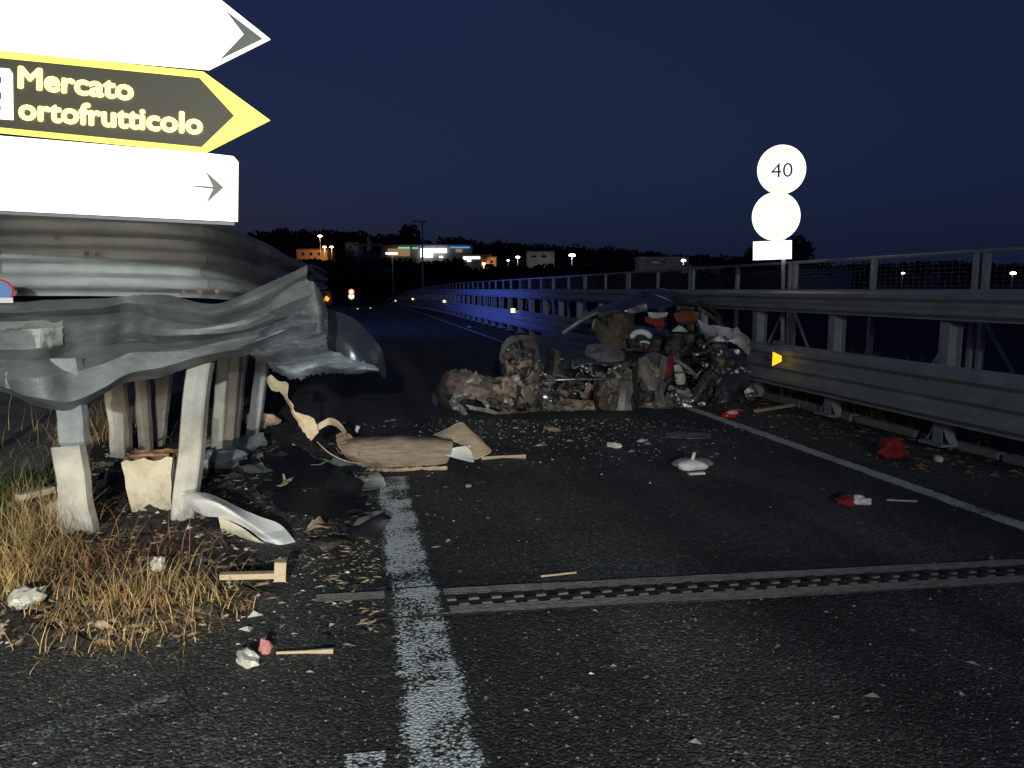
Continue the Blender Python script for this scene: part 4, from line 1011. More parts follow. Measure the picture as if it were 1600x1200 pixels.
for i, (a, b) in enumerate((((858, 573), (880, 582)), ((862, 580), (874, 584)), ((905, 576), (912, 582)), ((922, 585), (934, 590)), ((862, 600), (866, 618)), ((800, 540), (792, 548)), ((835, 566), (848, 562)), ((870, 560), (884, 562)))):
    MB().tube([P(a[0], a[1], d0(a[0]) - .02), P(b[0], b[1], d0(b[0]) - .05)], 0.012, 5).build('metal_rib', MATS['bare_metal'], CW, True)
# tan crumpled side, the torn sill and door
rn2 = random.Random(17)
def ribbon(nm, pts, w_, m, seed, amp=0.02):
    """a torn strip of panel along pts (u, v, d), w_ pixels wide"""
    lf = []; rg = []; md = []
    for k, (u, v, d) in enumerate(pts):
        a = pts[max(k - 1, 0)]; b = pts[min(k + 1, len(pts) - 1)]; t = Vector((b[0] - a[0], b[1] - a[1])).normalized(); n_x, n_y = -t.y, t.x
        ww = w_ * rn2.uniform(.6, 1.2) / 2
        lf.append((u + n_x * ww, v + n_y * ww, d + rn2.uniform(-.03, .06))); rg.append((u - n_x * ww, v - n_y * ww, d + rn2.uniform(-.03, .06))); md.append((u, v, d - rn2.uniform(0, .06)))
    return cs(nm, [lf, md, rg], 22, 8, m, amp=amp, freq=7, seed=seed, ragged=0.012, sharp='v', thickness=0.003)
for k in range(15):        # the door skin ripped into hanging strips
    u = 940 + k * 6.6 + rn2.uniform(-4, 4); vt = 592 - (u - 940) * .36 + rn2.uniform(-6, 6); vb = 655 - max(0, u - 1005) * .4 + rn2.uniform(-14, 0)
    dd = -.1 + rn2.uniform(-.1, .1)
    vt += rn2.uniform(0, 34) * (k % 2); sl = rn2.uniform(-26, 26)
    ribbon('door_strip', [(u - sl * .5 + rn2.uniform(-5, 5), vt, dd + .12), (u - sl * .15 + rn2.uniform(-9, 9), vt * .66 + vb * .34, dd), (u + sl * .2 + rn2.uniform(-10, 10), vt * .33 + vb * .67, dd - .05), (u + sl * .5 + rn2.uniform(-10, 10), vb, dd - rn2.uniform(0, .12))], rn2.uniform(9, 24), rn2.choice(('car_tan', 'car_burnt', 'car_burnt', 'car_grey', 'dull_black', 'car_shell')), 700 + k)
for k in range(9):        # crushed front corner
    u = 795 + k * 8 + rn2.uniform(-5, 5); vt = 545 + rn2.uniform(-8, 30); vb = 640 + rn2.uniform(-18, 8)
    u -= rn2.uniform(-10, 10)
    ribbon('wing_strip', [(u + rn2.uniform(-14, 14), vt, .05), (u + rn2.uniform(-9, 9), (vt * 2 + vb) / 3, -.06), (u + rn2.uniform(-12, 12), (vt + vb * 2) / 3, -.1), (u + rn2.uniform(-22, 24), vb, -.08)], rn2.uniform(7, 18), rn2.choice(('car_burnt', 'car_shell', 'car_grey', 'car_tan', 'dull_black')), 730 + k)
for k in range(16):       # loose cables and brake pipes
    u = rn2.uniform(790, 1120); v = rn2.uniform(560, 635); pts = []
    for q_ in range(5):
        pts.append(P(u, v, d0(u) - rn2.uniform(.0, .22))); u += rn2.uniform(-6, 26); v = min(656, v + rn2.uniform(-10, 18))
    for p_ in pts: p_.z = max(p_.z, .02)
    MB().tube([curve_at(pts, q_ / 24) for q_ in range(25)], rn2.choice((.004, .006, .009)), 5).build('loose_cable', MATS[rn2.choice(('rubber', 'rubber', 'bare_metal', 'car_grey'))], CW, True)
cs('torn_sill', [
 [(858, 628, .1), (885, 622, .0), (910, 625, -.05), (935, 628, -.1), (950, 635, -.1)],
 [(860, 642, .0), (885, 640, -.1), (910, 642, -.12), (935, 645, -.15), (950, 648, -.15)],
 [(862, 656, -.0), (885, 656, -.1), (910, 657, -.12), (935, 658, -.15), (950, 658, -.15)]], 44, 16, 'car_tan', amp=0.045, freq=9, seed=84, ragged=0.03)
cs('door_skin', [
 [(985, 570, .2), (1005, 556, .25), (1022, 550, .3), (1040, 556, .3)],
 [(1000, 596, .05), (1014, 590, .05), (1026, 585, .1), (1036, 585, .2)],
 [(1005, 625, .0), (1018, 622, .0), (1028, 618, .1), (1036, 615, .2)]], 26, 26, 'car_shell', amp=0.03, freq=6, seed=85, ragged=0.02)
cs('sill_shreds', [
 [(1010, 630, 0), (1040, 625, .05), (1075, 630, .05), (1110, 640, .1), (1130, 642, .15)],
 [(1015, 645, -.15), (1042, 642, -.12), (1075, 645, -.1), (1108, 650, -.02), (1128, 650, 0)],
 [(1020, 655, -.25), (1046, 656, -.25), (1080, 660, -.25), (1105, 658, -.15), (1125, 655, -.1)]], 50, 18, 'car_grey', amp=0.06, freq=8, seed=86, ragged=0.05)
# cabin: roof, pillars, glass edge
cs('roof', [
 [(936, 480, 1.5), (975, 462, 1.5), (1010, 452, 1.5), (1045, 455, 1.5), (1085, 462, 1.5), (1115, 475, 1.4)],
 [(930, 487, 1.0), (972, 474, .95), (1010, 466, .9), (1050, 466, .9), (1088, 472, .9), (1120, 486, .9)],
 [(940, 490, .65), (975, 488, .6), (1008, 482, .5), (1052, 478, .4), (1090, 480, .45), (1122, 494, .5)]], 56, 26, 'car_paint', amp=0.030, freq=4, seed=87)
cs('roof_edge', [
 [(975, 486, .55), (1000, 476, .45), (1010, 474, .42)], [(985, 491, .5), (1002, 487, .4), (1012, 486, .38)]], 14, 6, 'bare_metal', amp=0.01, freq=8, seed=88)
for (a, b, r, nm, m) in (((878, 521, .6), (934, 488, .65), .028, 'pillar', 'car_grey'), ((925, 515, .62), (930, 498, .62), .016, 'pillar', 'car_grey'),
    ((1005, 457, .6), (1052, 472, .35), .012, 'roof_rail', 'bare_metal'), ((1026, 451, .9), (1050, 458, .8), .010, 'roof_rail', 'bare_metal'),
    ((1050, 560, .3), (1090, 590, .2), .035, 'seat_rail', 'car_grey'), ((1090, 480, .5), (1140, 520, .7), .03, 'pillar', 'car_burnt'), ((880, 522, 1.5), (936, 482, 1.5), .028, 'pillar', 'car_grey'), ((1110, 520, 1.5), (1112, 478, 1.4), .035, 'pillar', 'car_burnt')):
    MB().tube([P(a[0], a[1], d0(a[0]) + a[2]), P((a[0] + b[0]) / 2, (a[1] + b[1]) / 2 - 3, d0((a[0] + b[0]) / 2) + (a[2] + b[2]) / 2), P(b[0], b[1], d0(b[0]) + b[2])], r, 8).build(nm, MATS[m], CW, True)
cs('roof_lining', [
 [(1045, 462, .7), (1075, 462, .7), (1105, 474, .7), (1130, 498, .75)], [(1060, 485, .75), (1080, 484, .7), (1105, 490, .7), (1125, 510, .75)]], 24, 10, 'dull_black', amp=0.05, freq=6, seed=89)
cs('orange_lining', [
 [(1052, 490, .62), (1072, 485, .6), (1092, 488, .6)], [(1056, 500, .6), (1075, 498, .56), (1090, 502, .58)], [(1060, 506, .66), (1075, 508, .62), (1088, 508, .64)]], 16, 10, 'orange_trim', amp=0.03, freq=8, seed=90)
# rear quarter and the bright strut
cs('rear_quarter', [
 [(1090, 500, .4), (1108, 510, .3), (1135, 512, .25), (1160, 520, .2), (1172, 530, .2)],
 [(1098, 520, .3), (1112, 522, .15), (1138, 522, .08), (1160, 530, .05), (1173, 545, .1)],
 [(1106, 535, .3), (1118, 534, .12), (1140, 534, .05), (1158, 544, .05), (1170, 556, .1)]], 40, 24, 'car_white', amp=0.040, freq=7, seed=91, ragged=0.03)
cs('door_pillar', [
 [(1116, 535, .25), (1108, 570, .1), (1092, 595, .0), (1072, 625, -.1)],
 [(1126, 538, .18), (1118, 570, .02), (1104, 596, -.08), (1082, 628, -.16)],
 [(1136, 540, .22), (1130, 572, .08), (1116, 598, -.02), (1096, 630, -.1)]], 46, 16, 'bare_metal', amp=0.035, freq=8, seed=92, ragged=0.02)
cs('rear_panel', [
 [(1128, 545, .3), (1150, 545, .2), (1172, 552, .2)], [(1120, 585, .15), (1146, 588, .1), (1172, 590, .15)], [(1112, 640, .1), (1140, 640, .05), (1170, 628, .15)]], 36, 36, 'car_paint', amp=0.07, freq=6, seed=93, ragged=0.03)
cs('tail_metal', [
 [(1066, 628, -.15), (1082, 622, -.12), (1100, 618, -.05)], [(1062, 640, -.2), (1080, 636, -.22), (1102, 632, -.1)], [(1058, 650, -.2), (1080, 648, -.25), (1104, 642, -.15)]], 22, 18, 'bare_metal', amp=0.06, freq=9, seed=94, ragged=0.03)
# inside: seat, steering wheel with burst airbag
def ellip(name, u, v, d, sc, m, parent, seed=0, fold=0.12, rot=0): return blob_part(name, P(u, v, d0(u) + d), 1.0, sc, m, parent, seed, rot, fold)
cs('seat_back', [[(930, 497, .8), (950, 490, .75), (972, 488, .75), (986, 496, .85)], [(926, 512, .85), (948, 510, .7), (972, 512, .68), (990, 515, .8)], [(934, 530, .8), (950, 540, .7), (975, 545, .66), (992, 540, .75)]], 26, 26, 'seat_brown', amp=0.05, freq=5, seed=95, thickness=0.05)
cs('seat_back', [[(1045, 515, 1.0), (1065, 512, .95), (1085, 518, 1.0)], [(1040, 545, .95), (1063, 545, .85), (1088, 548, .95)], [(1044, 575, .9), (1062, 578, .8), (1086, 575, .9)]], 22, 26, 'dull_black', amp=0.06, freq=5, seed=96, thickness=0.06)
cs('seat_cushion', [[(960, 552, 1.1), (1000, 550, 1.1), (1040, 552, 1.1)], [(958, 562, .6), (1000, 560, .55), (1042, 562, .6)], [(962, 578, .5), (1000, 580, .45), (1040, 580, .5)]], 26, 20, 'dull_black', amp=0.06, freq=5, seed=97, thickness=0.05)
sw = []
cc = P(1001, 534, d0(1001) + .42)
for k in range(25):
    t = 2 * math.pi * k / 24; sw.append(cc + Vector((0.155 * math.cos(t), 0.07 * math.sin(t), 0.115 * math.sin(t))))
MB().tube(sw, 0.020, 8, False).build('steering_wheel', MATS['dull_black'], CW, True)
arc = [cc + Vector((0.14 * math.cos(t), -0.03 + 0.05 * math.sin(t), 0.02 + 0.11 * math.sin(t))) for t in [R(15 + 150 * k / 12) for k in range(13)]]
MB().tube(arc, [0.02] + [0.042] * 11 + [0.02], 8).build('airbag', MATS['white_plastic'], CW, True)
arc = [cc + Vector((0.02 + 0.09 * math.cos(t), -0.06, -0.045 + 0.05 * math.sin(t))) for t in [R(20 + 110 * k / 8) for k in range(9)]]
MB().tube(arc, [0.006] + [0.016] * 7 + [0.006], 6).build('airbag', MATS['white_plastic'], CW, True)
# shredded trim clinging to the wreck
fm = MB()
random.seed(21)
for k in range(420):
    u = random.choice((random.gauss(985, 40), random.gauss(1085, 35), random.uniform(780, 1130))); v = random.uniform(560, 655) if random.random() < .6 else random.uniform(635, 662)
    c = P(u, v, d0(u) + random.uniform(-.2, .1)); c.z = max(c.z, 0.02)
    s = random.uniform(.008, .035); M_ = Matrix.Translation(c) @ Matrix.Rotation(random.uniform(0, 6.3), 4, Vector((random.uniform(-1, 1), random.uniform(-1, 1), random.uniform(-1, 1))))
    vs = [M_ @ Vector((random.uniform(-1, 1) * s * 1.6, random.uniform(-1, 1) * s, random.uniform(-.4, .4) * s)) for _ in range(4)]
    fm.add(vs, [(0, 1, 2), (0, 2, 3), (0, 3, 1), (1, 3, 2)])
o = fm.build('shredded_trim', MATS['car_tan'], CW); o['kind'] = 'stuff'
fm = MB()
for k in range(260):
    u = random.choice((random.gauss(880, 30), random.gauss(1090, 30), random.uniform(770, 1130))); v = random.uniform(560, 658)
    c = P(u, v, d0(u) + random.uniform(-.2, .1)); c.z = max(c.z, 0.02)
    s = random.uniform(.005, .02); M_ = Matrix.Translation(c) @ Matrix.Rotation(random.uniform(0, 6.3), 4, Vector((random.uniform(-1, 1), random.uniform(-1, 1), random.uniform(-1, 1))))
    vs = [M_ @ Vector((random.uniform(-1, 1) * s * 2.2, random.uniform(-1, 1) * s, random.uniform(-.4, .4) * s)) for _ in range(4)]
    fm.add(vs, [(0, 1, 2), (0, 2, 3), (0, 3, 1), (1, 3, 2)])
o = fm.build('metal_shreds', MATS['bare_metal'], CW); o['kind'] = 'stuff'
# torn scraps of panel, each bent its own way
rn = random.Random(99)
def scrap(u, v, dd, w_, h_, m, seed, nm='panel_scrap'):
    c = P(u, v, d0(u) + dd); 
    rt = Vector((cy_, -sy_, 0)); up = Vector((0, 0, 1)); bk = Vector((sy_, cy_, 0))
    a = rn.uniform(-1.2, 1.2); e1 = (rt * math.cos(a) + up * math.sin(a) + bk * rn.uniform(-.5, .5)).normalized(); e2 = (up * math.cos(a) - rt * math.sin(a) + bk * rn.uniform(-.6, .4)).normalized(); nn = e1.cross(e2).normalized()
    rows = [[c + e1 * (i - 1.5) * w_ / 3 + e2 * (j - 1) * h_ / 2 * rn.uniform(.6, 1.3) + nn * rn.uniform(-.3, .3) * h_ for i in range(4)] for j in range(3)]
    return sheet(nm, rows, 14, 10, MATS[m], CW, amp=0.25 * h_, freq=1.6 / h_, seed=seed, thickness=0.003, ragged=0.12 * h_, world=True, z_floor=0.012, smooth=False)
zones = [((705, 790), (580, 645), ('car_burnt', 'car_grey', 'dull_black'), 9, (.12, .34), (.06, .13)),
 ((780, 860), (545, 645), ('car_burnt', 'car_tan', 'car_grey', 'dull_black'), 16, (.10, .30), (.05, .13)),
 ((855, 960), (570, 655), ('dull_black', 'bare_metal', 'car_tan', 'car_burnt'), 20, (.08, .28), (.04, .10)),
 ((935, 1040), (575, 655), ('car_tan', 'car_burnt', 'car_burnt', 'car_grey', 'dull_black'), 30, (.10, .30), (.05, .14)),
 ((1030, 1130), (610, 655), ('car_grey', 'bare_metal', 'dull_black'), 16, (.12, .34), (.04, .09)),
 ((1090, 1172), (520, 630), ('car_white', 'bare_metal', 'car_paint', 'dull_black'), 12, (.08, .26), (.04, .11)),
 ((930, 1110), (480, 560), ('dull_black', 'car_burnt', 'seat_brown'), 10, (.10, .25), (.05, .10))]
sd_k = 200
for (ur, vr, ms, n_k, wr, hr) in zones:
    for _ in range(n_k):
        u = rn.uniform(*ur); sd_k += 1
        scrap(u, rn.uniform(*vr), rn.uniform(-.22, .02) if ur[0] != 930 else rn.uniform(.4, .9), rn.uniform(*wr), rn.uniform(*hr), rn.choice(ms), sd_k)
# belongings spilling out of the cabin
def cloth(name, rows, m, label, seed, amp=0.03):
    return thing_sheet(name, q(rows), 18, 18, m, label, 'cloth', amp=amp, freq=8, seed=seed, thickness=0.008)
cloth('red_cloth', [[(1008, 496, .45), (1020, 494, .42), (1036, 496, .42)], [(1010, 504, .4), (1024, 506, .36), (1037, 504, .38)], [(1022, 514, .42), (1029, 518, .38), (1036, 512, .4)]], 'red_cloth', 'red cloth hanging under the crushed roof of the wreck', 101)
cloth('grey_cloth', [[(1012, 488, .46), (1026, 488, .44), (1044, 488, .44)], [(1014, 494, .42), (1024, 498, .38), (1042, 493, .4)]], 'bag', 'grey rag bunched just below the crushed roof', 102)
cloth('white_cloth', [[(1052, 514, .55), (1062, 509, .55), (1072, 515, .55)], [(1050, 517, .5), (1062, 518, .48), (1074, 518, .5)]], 'white_plastic', 'small white cloth in the dark cabin under the orange lining', 103, 0.01)
cloth('red_cloth', [[(1040, 558, .1), (1046, 556, .08), (1053, 560, .1)], [(1036, 578, .02), (1043, 578, -.02), (1052, 578, .02)], [(1032, 596, .02), (1036, 600, -.02), (1042, 597, .02)]], 'red_cloth', 'narrow red cloth hanging from the torn door opening', 104)
cloth('white_cloth', [[(1053, 571, .08), (1060, 570, .06), (1066, 574, .08)], [(1055, 585, .04), (1062, 585, .0), (1070, 588, .04)], [(1057, 600, .04), (1063, 601, .0), (1068, 600, .04)]], 'bag', 'white cloth hanging beside the narrow red cloth', 105)

# ------------------------------------------------------------------ scattered stuff
def crumbs(name, n, m, label, cat, where, smin, smax, seed, flat=0.5, long=1.0):
    random.seed(seed); mb = MB()
    for k in range(n):
        x, y, z = where()
        s = random.uniform(smin, smax) * (1 if random.random() < .85 else 1.8)
        rz = random.uniform(0, 6.3); c_, s_ = math.cos(rz), math.sin(rz)
        vs = []
        for (a, b, c) in ((1, 0, 0), (-.4, .8, 0), (-.5, -.7, 0), (0.1, 0, 1)):
            a *= random.uniform(.6, 1.3) * long; b *= random.uniform(.6, 1.3); c *= random.uniform(.5, 1.3) * flat
            vs.append((x + (a * c_ - b * s_) * s, y + (a * s_ + b * c_) * s, z + c * s - 0.001))
        mb.add(vs, [(0, 1, 3), (1, 2, 3), (2, 0, 3)])
    o = mb.build(name, MATS[m], None); return tag(o, label, cat, kind='stuff')
def on_road():
    while True:
        u = random.uniform(-60, 1660); v = 690 + 560 * random.random() ** 0.8
        p = G(u, v)
        if soil_h(p.x, p.y) > 0.0 and p.y > 3.2: continue
        return p.x, p.y, 0.0
crumbs('road_chippings', 4500, 'joint_concrete', 'loose pale chippings on the asphalt', 'gravel', on_road, .0025, .006, 3)
def near_wreck():
    u = random.gauss(900, 170); v = 655 + abs(random.gauss(0, 30)); p = G(u, v); return p.x, p.y, 0.0
crumbs('glass_fragments', 1100, 'glass_crumbs', 'glass and plastic fragments strewn round the wreck', 'fragments', near_wreck, .004, .011, 4)
crumbs('road_fragments', 170, 'car_grey', 'grey plastic bits scattered over the lane', 'fragments', on_road, .006, .016, 24, .6, 1.6)
crumbs('trim_fragments', 240, 'car_grey', 'grey trim fragments strewn before the wreck', 'fragments', near_wreck, .008, .022, 14, .6, 1.5)
crumbs('brown_fragments', 90, 'torn_tan', 'brown fragments strewn before the wreck', 'fragments', near_wreck, .008, .022, 15, .5, 1.6)
def on_soil():
    while True:
        u = random.uniform(-30, 620); v = random.uniform(690, 1010); p = G(u, v)
        h = soil_h(p.x, p.y)
        if random.random() < (0.9 if h < 0 else 0.0): continue
        return p.x, p.y, max(h, 0.0)
crumbs('soil_litter', 1300, 'torn_tan', 'brown shreds and splinters scattered on the soil', 'litter', on_soil, .008, .030, 5, .3, 1.8)
crumbs('pale_litter', 420, 'bag', 'pale plastic and paper bits scattered on the soil', 'litter', on_soil, .006, .022, 6, .5, 1.3)
crumbs('dark_litter', 1200, 'dull_black', 'black plastic shreds scattered on the soil', 'litter', on_soil, .012, .05, 7, .5, 1.4)
def strawy():
    while True:
        u = random.gauss(560, 60); v = random.gauss(850, 60); p = G(u, v)
        if v < 740 or v > 990: continue
        return p.x, p.y, max(soil_h(p.x, p.y), 0)
crumbs('brown_shreds', 500, 'torn_tan', 'brown shredded bits along the white line', 'litter', strawy, .006, .016, 8, .3, 2.5)
def under_rail():
    y = random.uniform(5, 14); x = random.gauss(5.0, .3); return x, y, 0.0
crumbs('leaf_litter', 500, 'twig', 'dead leaves and dirt gathered under the right rail', 'litter', under_rail, .012, .04, 9, .4, 1.5)

def grass(name, clumps, m, label, seed, wd=0.0022):
    random.seed(seed); mb = MB()
    for (u, v, n, hgt, spread, lean) in clumps:
        n = int(n * 1.45); hgt *= 1.35; spread *= 1.25; lean *= 1.5
        c = G(u, v, 0.03)
        for k in range(n):
            x = c.x + random.gauss(0, spread); y = c.y + random.gauss(0, spread * 0.8); z = max(soil_h(x, y), 0.0) - 0.01
            h = hgt * random.uniform(.5, 1.2); a = random.uniform(0, 6.3); l = abs(random.gauss(0, lean)) + 0.25
            d = Vector((math.cos(a), math.sin(a), 0)); sd_ = Vector((-d.y, d.x, 0)) * wd * random.uniform(.6, 1.4)
            pts = []; ang = random.uniform(0.05, 0.5); turn = random.gauss(0, .35); p_ = Vector((x, y, z)); hd = a
            for q_ in range(5):
                pts.append(p_.copy()); ang += l * 0.42 * random.uniform(.5, 1.4); hd += turn * .4
                p_ = p_ + (Vector((math.cos(hd), math.sin(hd), 0)) * math.sin(min(ang, 1.75)) + Vector((0, 0, math.cos(min(ang, 1.75))))) * h / 4
                p_.z = max(p_.z, z + 0.012)
            vs_ = []
            for q_, pt in enumerate(pts): k_ = 1 - q_ / 4.6; vs_ += [pt - sd_ * k_, pt + sd_ * k_]
            mb.add(vs_, [(2 * q_, 2 * q_ + 1, 2 * q_ + 3, 2 * q_ + 2) for q_ in range(4)])
    o = mb.build(name, MATS[m], None); return tag(o, label, 'grass', kind='stuff')
grass('dry_straw', [(200, 950, 330, .16, .16, 1.2), (250, 930, 260, .18, .15, 1.2), (150, 940, 180, .15, .14, 1.2), (40, 880, 380, .22, .12, .8), (60, 830, 320, .26, .10, .7), (110, 800, 160, .2, .08, .7), (0, 920, 260, .2, .1, .8), (310, 945, 160, .12, .08, 1.1), (215, 985, 160, .10, .12, 1.2), (140, 690, 120, .35, .2, .5), (160, 660, 90, .4, .25, .4), (20, 790, 160, .2, .12, .8)], 'straw', 'dry yellow straw and grass under the wrecked rail', 11)
grass('dry_stalks', [(180, 890, 60, .26, .16, 1.3), (250, 870, 40, .24, .14, 1.3), (290, 870, 20, .2, .12, 1.3), (120, 910, 50, .24, .16, 1.3), (225, 850, 16, .28, .08, 1.1), (60, 880, 60, .26, .2, 1.2), (230, 940, 60, .22, .18, 1.0)], 'twig', 'reddish brown dry stalks between the posts', 12, 0.0032)
grass('green_weeds', [(20, 760, 160, .18, .16, .8), (-30, 800, 160, .2, .14, .8), (60, 745, 90, .15, .12, .8), (0, 700, 70, .15, .3, .8)], 'weed', 'dark green weeds at the left edge of the median', 13, 0.006)
random.seed(31); mb = MB()
for k in range(900):
    y = random.choice((random.gauss(7.6, .5), random.gauss(8.6, .6), random.uniform(6, 14))); x = 5.82 + abs(random.gauss(0, .25)); h = random.uniform(.15, .85 if 7.2 < y < 9.4 else .4)
    a = random.uniform(0, 6.3); d = Vector((math.cos(a), math.sin(a), 0)); s2 = Vector((-d.y, d.x, 0)) * .012
    p0 = Vector((x, y, -.03)); p1 = p0 + d * h * .3 + Vector((0, 0, h * .6)); p2 = p0 + d * h * .6 + Vector((0, 0, h))
    mb.add([p0 - s2, p0 + s2, p1 + s2, p1 - s2, p2], [(0, 1, 2, 3), (3, 2, 4)])
tag(mb.build('verge_weeds', MATS['weed'], None), 'green weeds growing behind the right rail posts', 'weeds', kind='stuff')

# ------------------------------------------------------------------ far signs and reflectors on the left
BS = empty('marker_sign', P(-6, 455, 4.85) * Vector((1, 1, 0)), 'small blue and white round sign with red rim at the left edge', 'road sign')
nf = -(Vector((P(-6, 455, 4.5).x, P(-6, 455, 4.5).y, 0)).normalized())
c = P(0, 455, 4.70); disc(c, 0.074, nf, (0, 0, 1), 32, 0.01).build('face', MATS['sign_blue'], BS)
ring(c + nf * 0.002, 0.062, 0.074, nf, (0, 0, 1)).build('red_rim', MATS['red_plastic'], BS)
MB().box((-0.07, -0.006, -0.012), (0.07, 0.0, 0.02), Matrix.Translation(c + nf * 0.006 + Vector((0, 0, -0.06)))).build('white_band', MATS['white_plastic'], BS)
MB().tube([c + Vector((-0.05, 0.02, 0)), c + Vector((-0.08, 0.42, 0.02))], 0.012, 8).build('bracket', MATS['galv'], BS)
def on_ground(u, D): 
    p = P(u, 450, D); return Vector((p.x, p.y, road_z(p.y)))
CH = empty('chevron_marker', on_ground(505, 60), 'orange glow-painted chevron marker far down the road at left', 'road marker')
for (u, v, w_, h_) in ((499, 464, 4, 3.0), (508, 461, 4, 3.0), (501, 471, 4.5, 4), (511, 467, 3, 3)):
    c = P(u, v, 60); k = 60 / F; MB().box((-w_ * k, -.02, -h_ * k), (w_ * k, .02, h_ * k), Matrix.Translation(c) @ Matrix.Rotation(R(35), 4, 'Y')).build('chevron', MATS['retro_glow_orange'], CH)  # chevrons glow to stand for reflected headlamp light
c = P(505, 466, 60.1); k = 60 / F; MB().box((-13 * k, 0.03, -11 * k), (13 * k, .07, 11 * k), Matrix.Translation(c)).build('board', MATS['sign_black'], CH)
b0 = on_ground(505, 60); MB().tube([b0 + Vector((0, .1, -.2)), Vector((b0.x, b0.y + .1, c.z))], .05, 6).build('pole', MATS['galv'], CH)
FS = empty('far_round_signs', on_ground(549, 70), 'post with two small pinkish round signs far down the road', 'road sign')
for (v, m) in ((456, 'retro_glow_red'), (463, 'retro_glow_warm')):
    c = P(549, v, 70); disc(c, .26, (0, -1, 0), (0, 0, 1), 24).build('round_plate', MATS['retro_glow_warm'], FS); ring(c + Vector((0, -.01, 0)), .19, .27, (0, -1, 0), (0, 0, 1), 24).build('rim', MATS[m], FS)
b0 = on_ground(549, 70); MB().tube([b0 + Vector((0, .08, -.3)), P(549, 452, 70) + Vector((0, .08, 0))], .04, 6).build('pole', MATS['galv'], FS)
for (u, v, D, lb) in ((558, 476, 62, 'nearer small white road stud reflector in the dark road'), (578, 475, 66, 'farther small white road stud reflector in the dark road'), (733, 500, 30, 'lone white road stud reflector on the right side of the dark road')):
    b0 = on_ground(u, D); b0.z += 0.0
    o = MB().box((-.08, -.05, 0), (.08, .05, .05), taper=.6).build('road_stud', MATS['bag'] if D < 40 else MATS['retro_glow_warm'], None); o.location = b0; tag(o, lb, 'road stud')

# ------------------------------------------------------------------ the town on the hillside
def far_box(parent, name, u0, u1, v0, v1, D, m, dep=10, dD=0.0):
    a = P(u0, v1, D + dD); b = P(u1, v1, D + dD); t = P(u0, v0, D + dD)
    rt = Vector((b.x - a.x, b.y - a.y, 0)); nr = Vector((sy_, cy_, 0))
    vs = [a, a + rt, a + rt + nr * dep, a + nr * dep]; z1 = t.z
    vs = vs + [Vector((p.x, p.y, z1)) for p in vs]
    return MB().add(vs, [(3, 2, 1, 0), (4, 5, 6, 7), (0, 1, 5, 4), (1, 2, 6, 5), (2, 3, 7, 6), (3, 0, 4, 7)]).build(name, MATS[m], parent)
def far_root(name, u, D, label, cat):
    p = P(u, 420, D); z = terrain_h(p.x, p.y); return empty(name, Vector((p.x, p.y, z)), label, cat)
def building(name, u0, u1, vtop, vbot, D, wall, label, wins=(), lit=None, roof='roof_dark', extra=()):
    r = far_root(name, (u0 + u1) / 2, D, label, 'building')
    pz = terrain_h(*P((u0 + u1) / 2, 420, D)[:2])
    vb = max(vbot, 452 + (H - pz) * F / D + 4)     # walls go down to the ground
    far_box(r, 'wall', u0, u1, vtop, vb, D, wall, 14)
    far_box(r, 'roof', u0 - 1, u1 + 1, vtop - 1.5, vtop - .05, D, roof, 15, -.5)
    for (a, b, c, d, m) in wins:
        far_box(r, 'window', a, b, c, d, D, m, .1, -.16)
    for (nm, a, b, c, d, m) in extra: far_box(r, nm, a, b, c, d, D, m, .6, -1.4)
    return r
building('supermarket', 596, 736, 383, 408, 320, 'wall_grey', 'long lit supermarket hall with a bright white front', extra=(
   ('canopy', 552, 596, 381, 384, 'wall_grey'), ('front_board', 657, 698, 388, 395, 'shop_white'), ('entrance', 657, 676, 395.3, 402, 'shop_white'), ('green_board', 644, 653, 386.5, 388.5, 'shop_green'), ('green_board', 622, 640, 386, 388.2, 'shop_green'), ('blue_edge', 703, 734, 385.5, 387.5, 'shop_blue'), ('warm_wall', 606, 640, 388.6, 400, 'shop_warm'), ('warm_wall', 712, 722, 389, 394, 'shop_warm'), ('lit_window', 686, 692, 400, 402.5, 'shop_white')))
building('shop', 722, 766, 398, 412, 300, 'wall_pale', 'small shop with white lit windows right of the supermarket', wins=((724, 750, 401, 404.5, 'shop_white'), (726, 736, 405, 408.5, 'shop_white'), (755, 764, 396.5, 399, 'wall_pale')))
building('house', 752, 775, 402, 416, 280, 'wall_orange', 'small orange lit house below the supermarket', wins=((756, 759, 407, 411, 'window_dark'), (766, 770, 407, 411, 'window_dark')))
building('house', 464, 512, 390, 404, 330, 'wall_orange', 'orange lit house on the hillside above the rail end', wins=((472, 476, 394, 399, 'window_dark'), (484, 488, 394, 399, 'window_dark'), (497, 501, 394, 399, 'window_dark')))
building('house', 540, 560, 379, 392, 380, 'wall_pale', 'small pale roofed house left of the supermarket', wins=((546, 549, 384, 388, 'window_dark'),))
building('warehouse', 823, 866, 393, 412, 330, 'wall_pale', 'grey flat-roofed warehouse left of the white street lamp', wins=((830, 838, 399, 402, 'window_dark'), (846, 854, 399, 402, 'window_dark')))
building('warehouse', 1000, 1075, 403, 418, 330, 'wall_grey', 'long low warehouse with pale roof edge behind the fence', roof='wall_pale', wins=((1010, 1040, 408, 411, 'window_dark'),))
building('white_hall', 1080, 1124, 414, 432, 250, 'wall_pale', 'white boxy hall behind the fence left of the speed signs', wins=((1090, 1096, 419, 424, 'window_dark'), (1104, 1110, 419, 424, 'window_dark')))
building('grey_hall', 1245, 1330, 420, 442, 220, 'wall_grey', 'dim grey hall behind the fence right of the speed signs', wins=((1260, 1270, 426, 431, 'window_dark'), (1290, 1300, 426, 431, 'window_dark')))
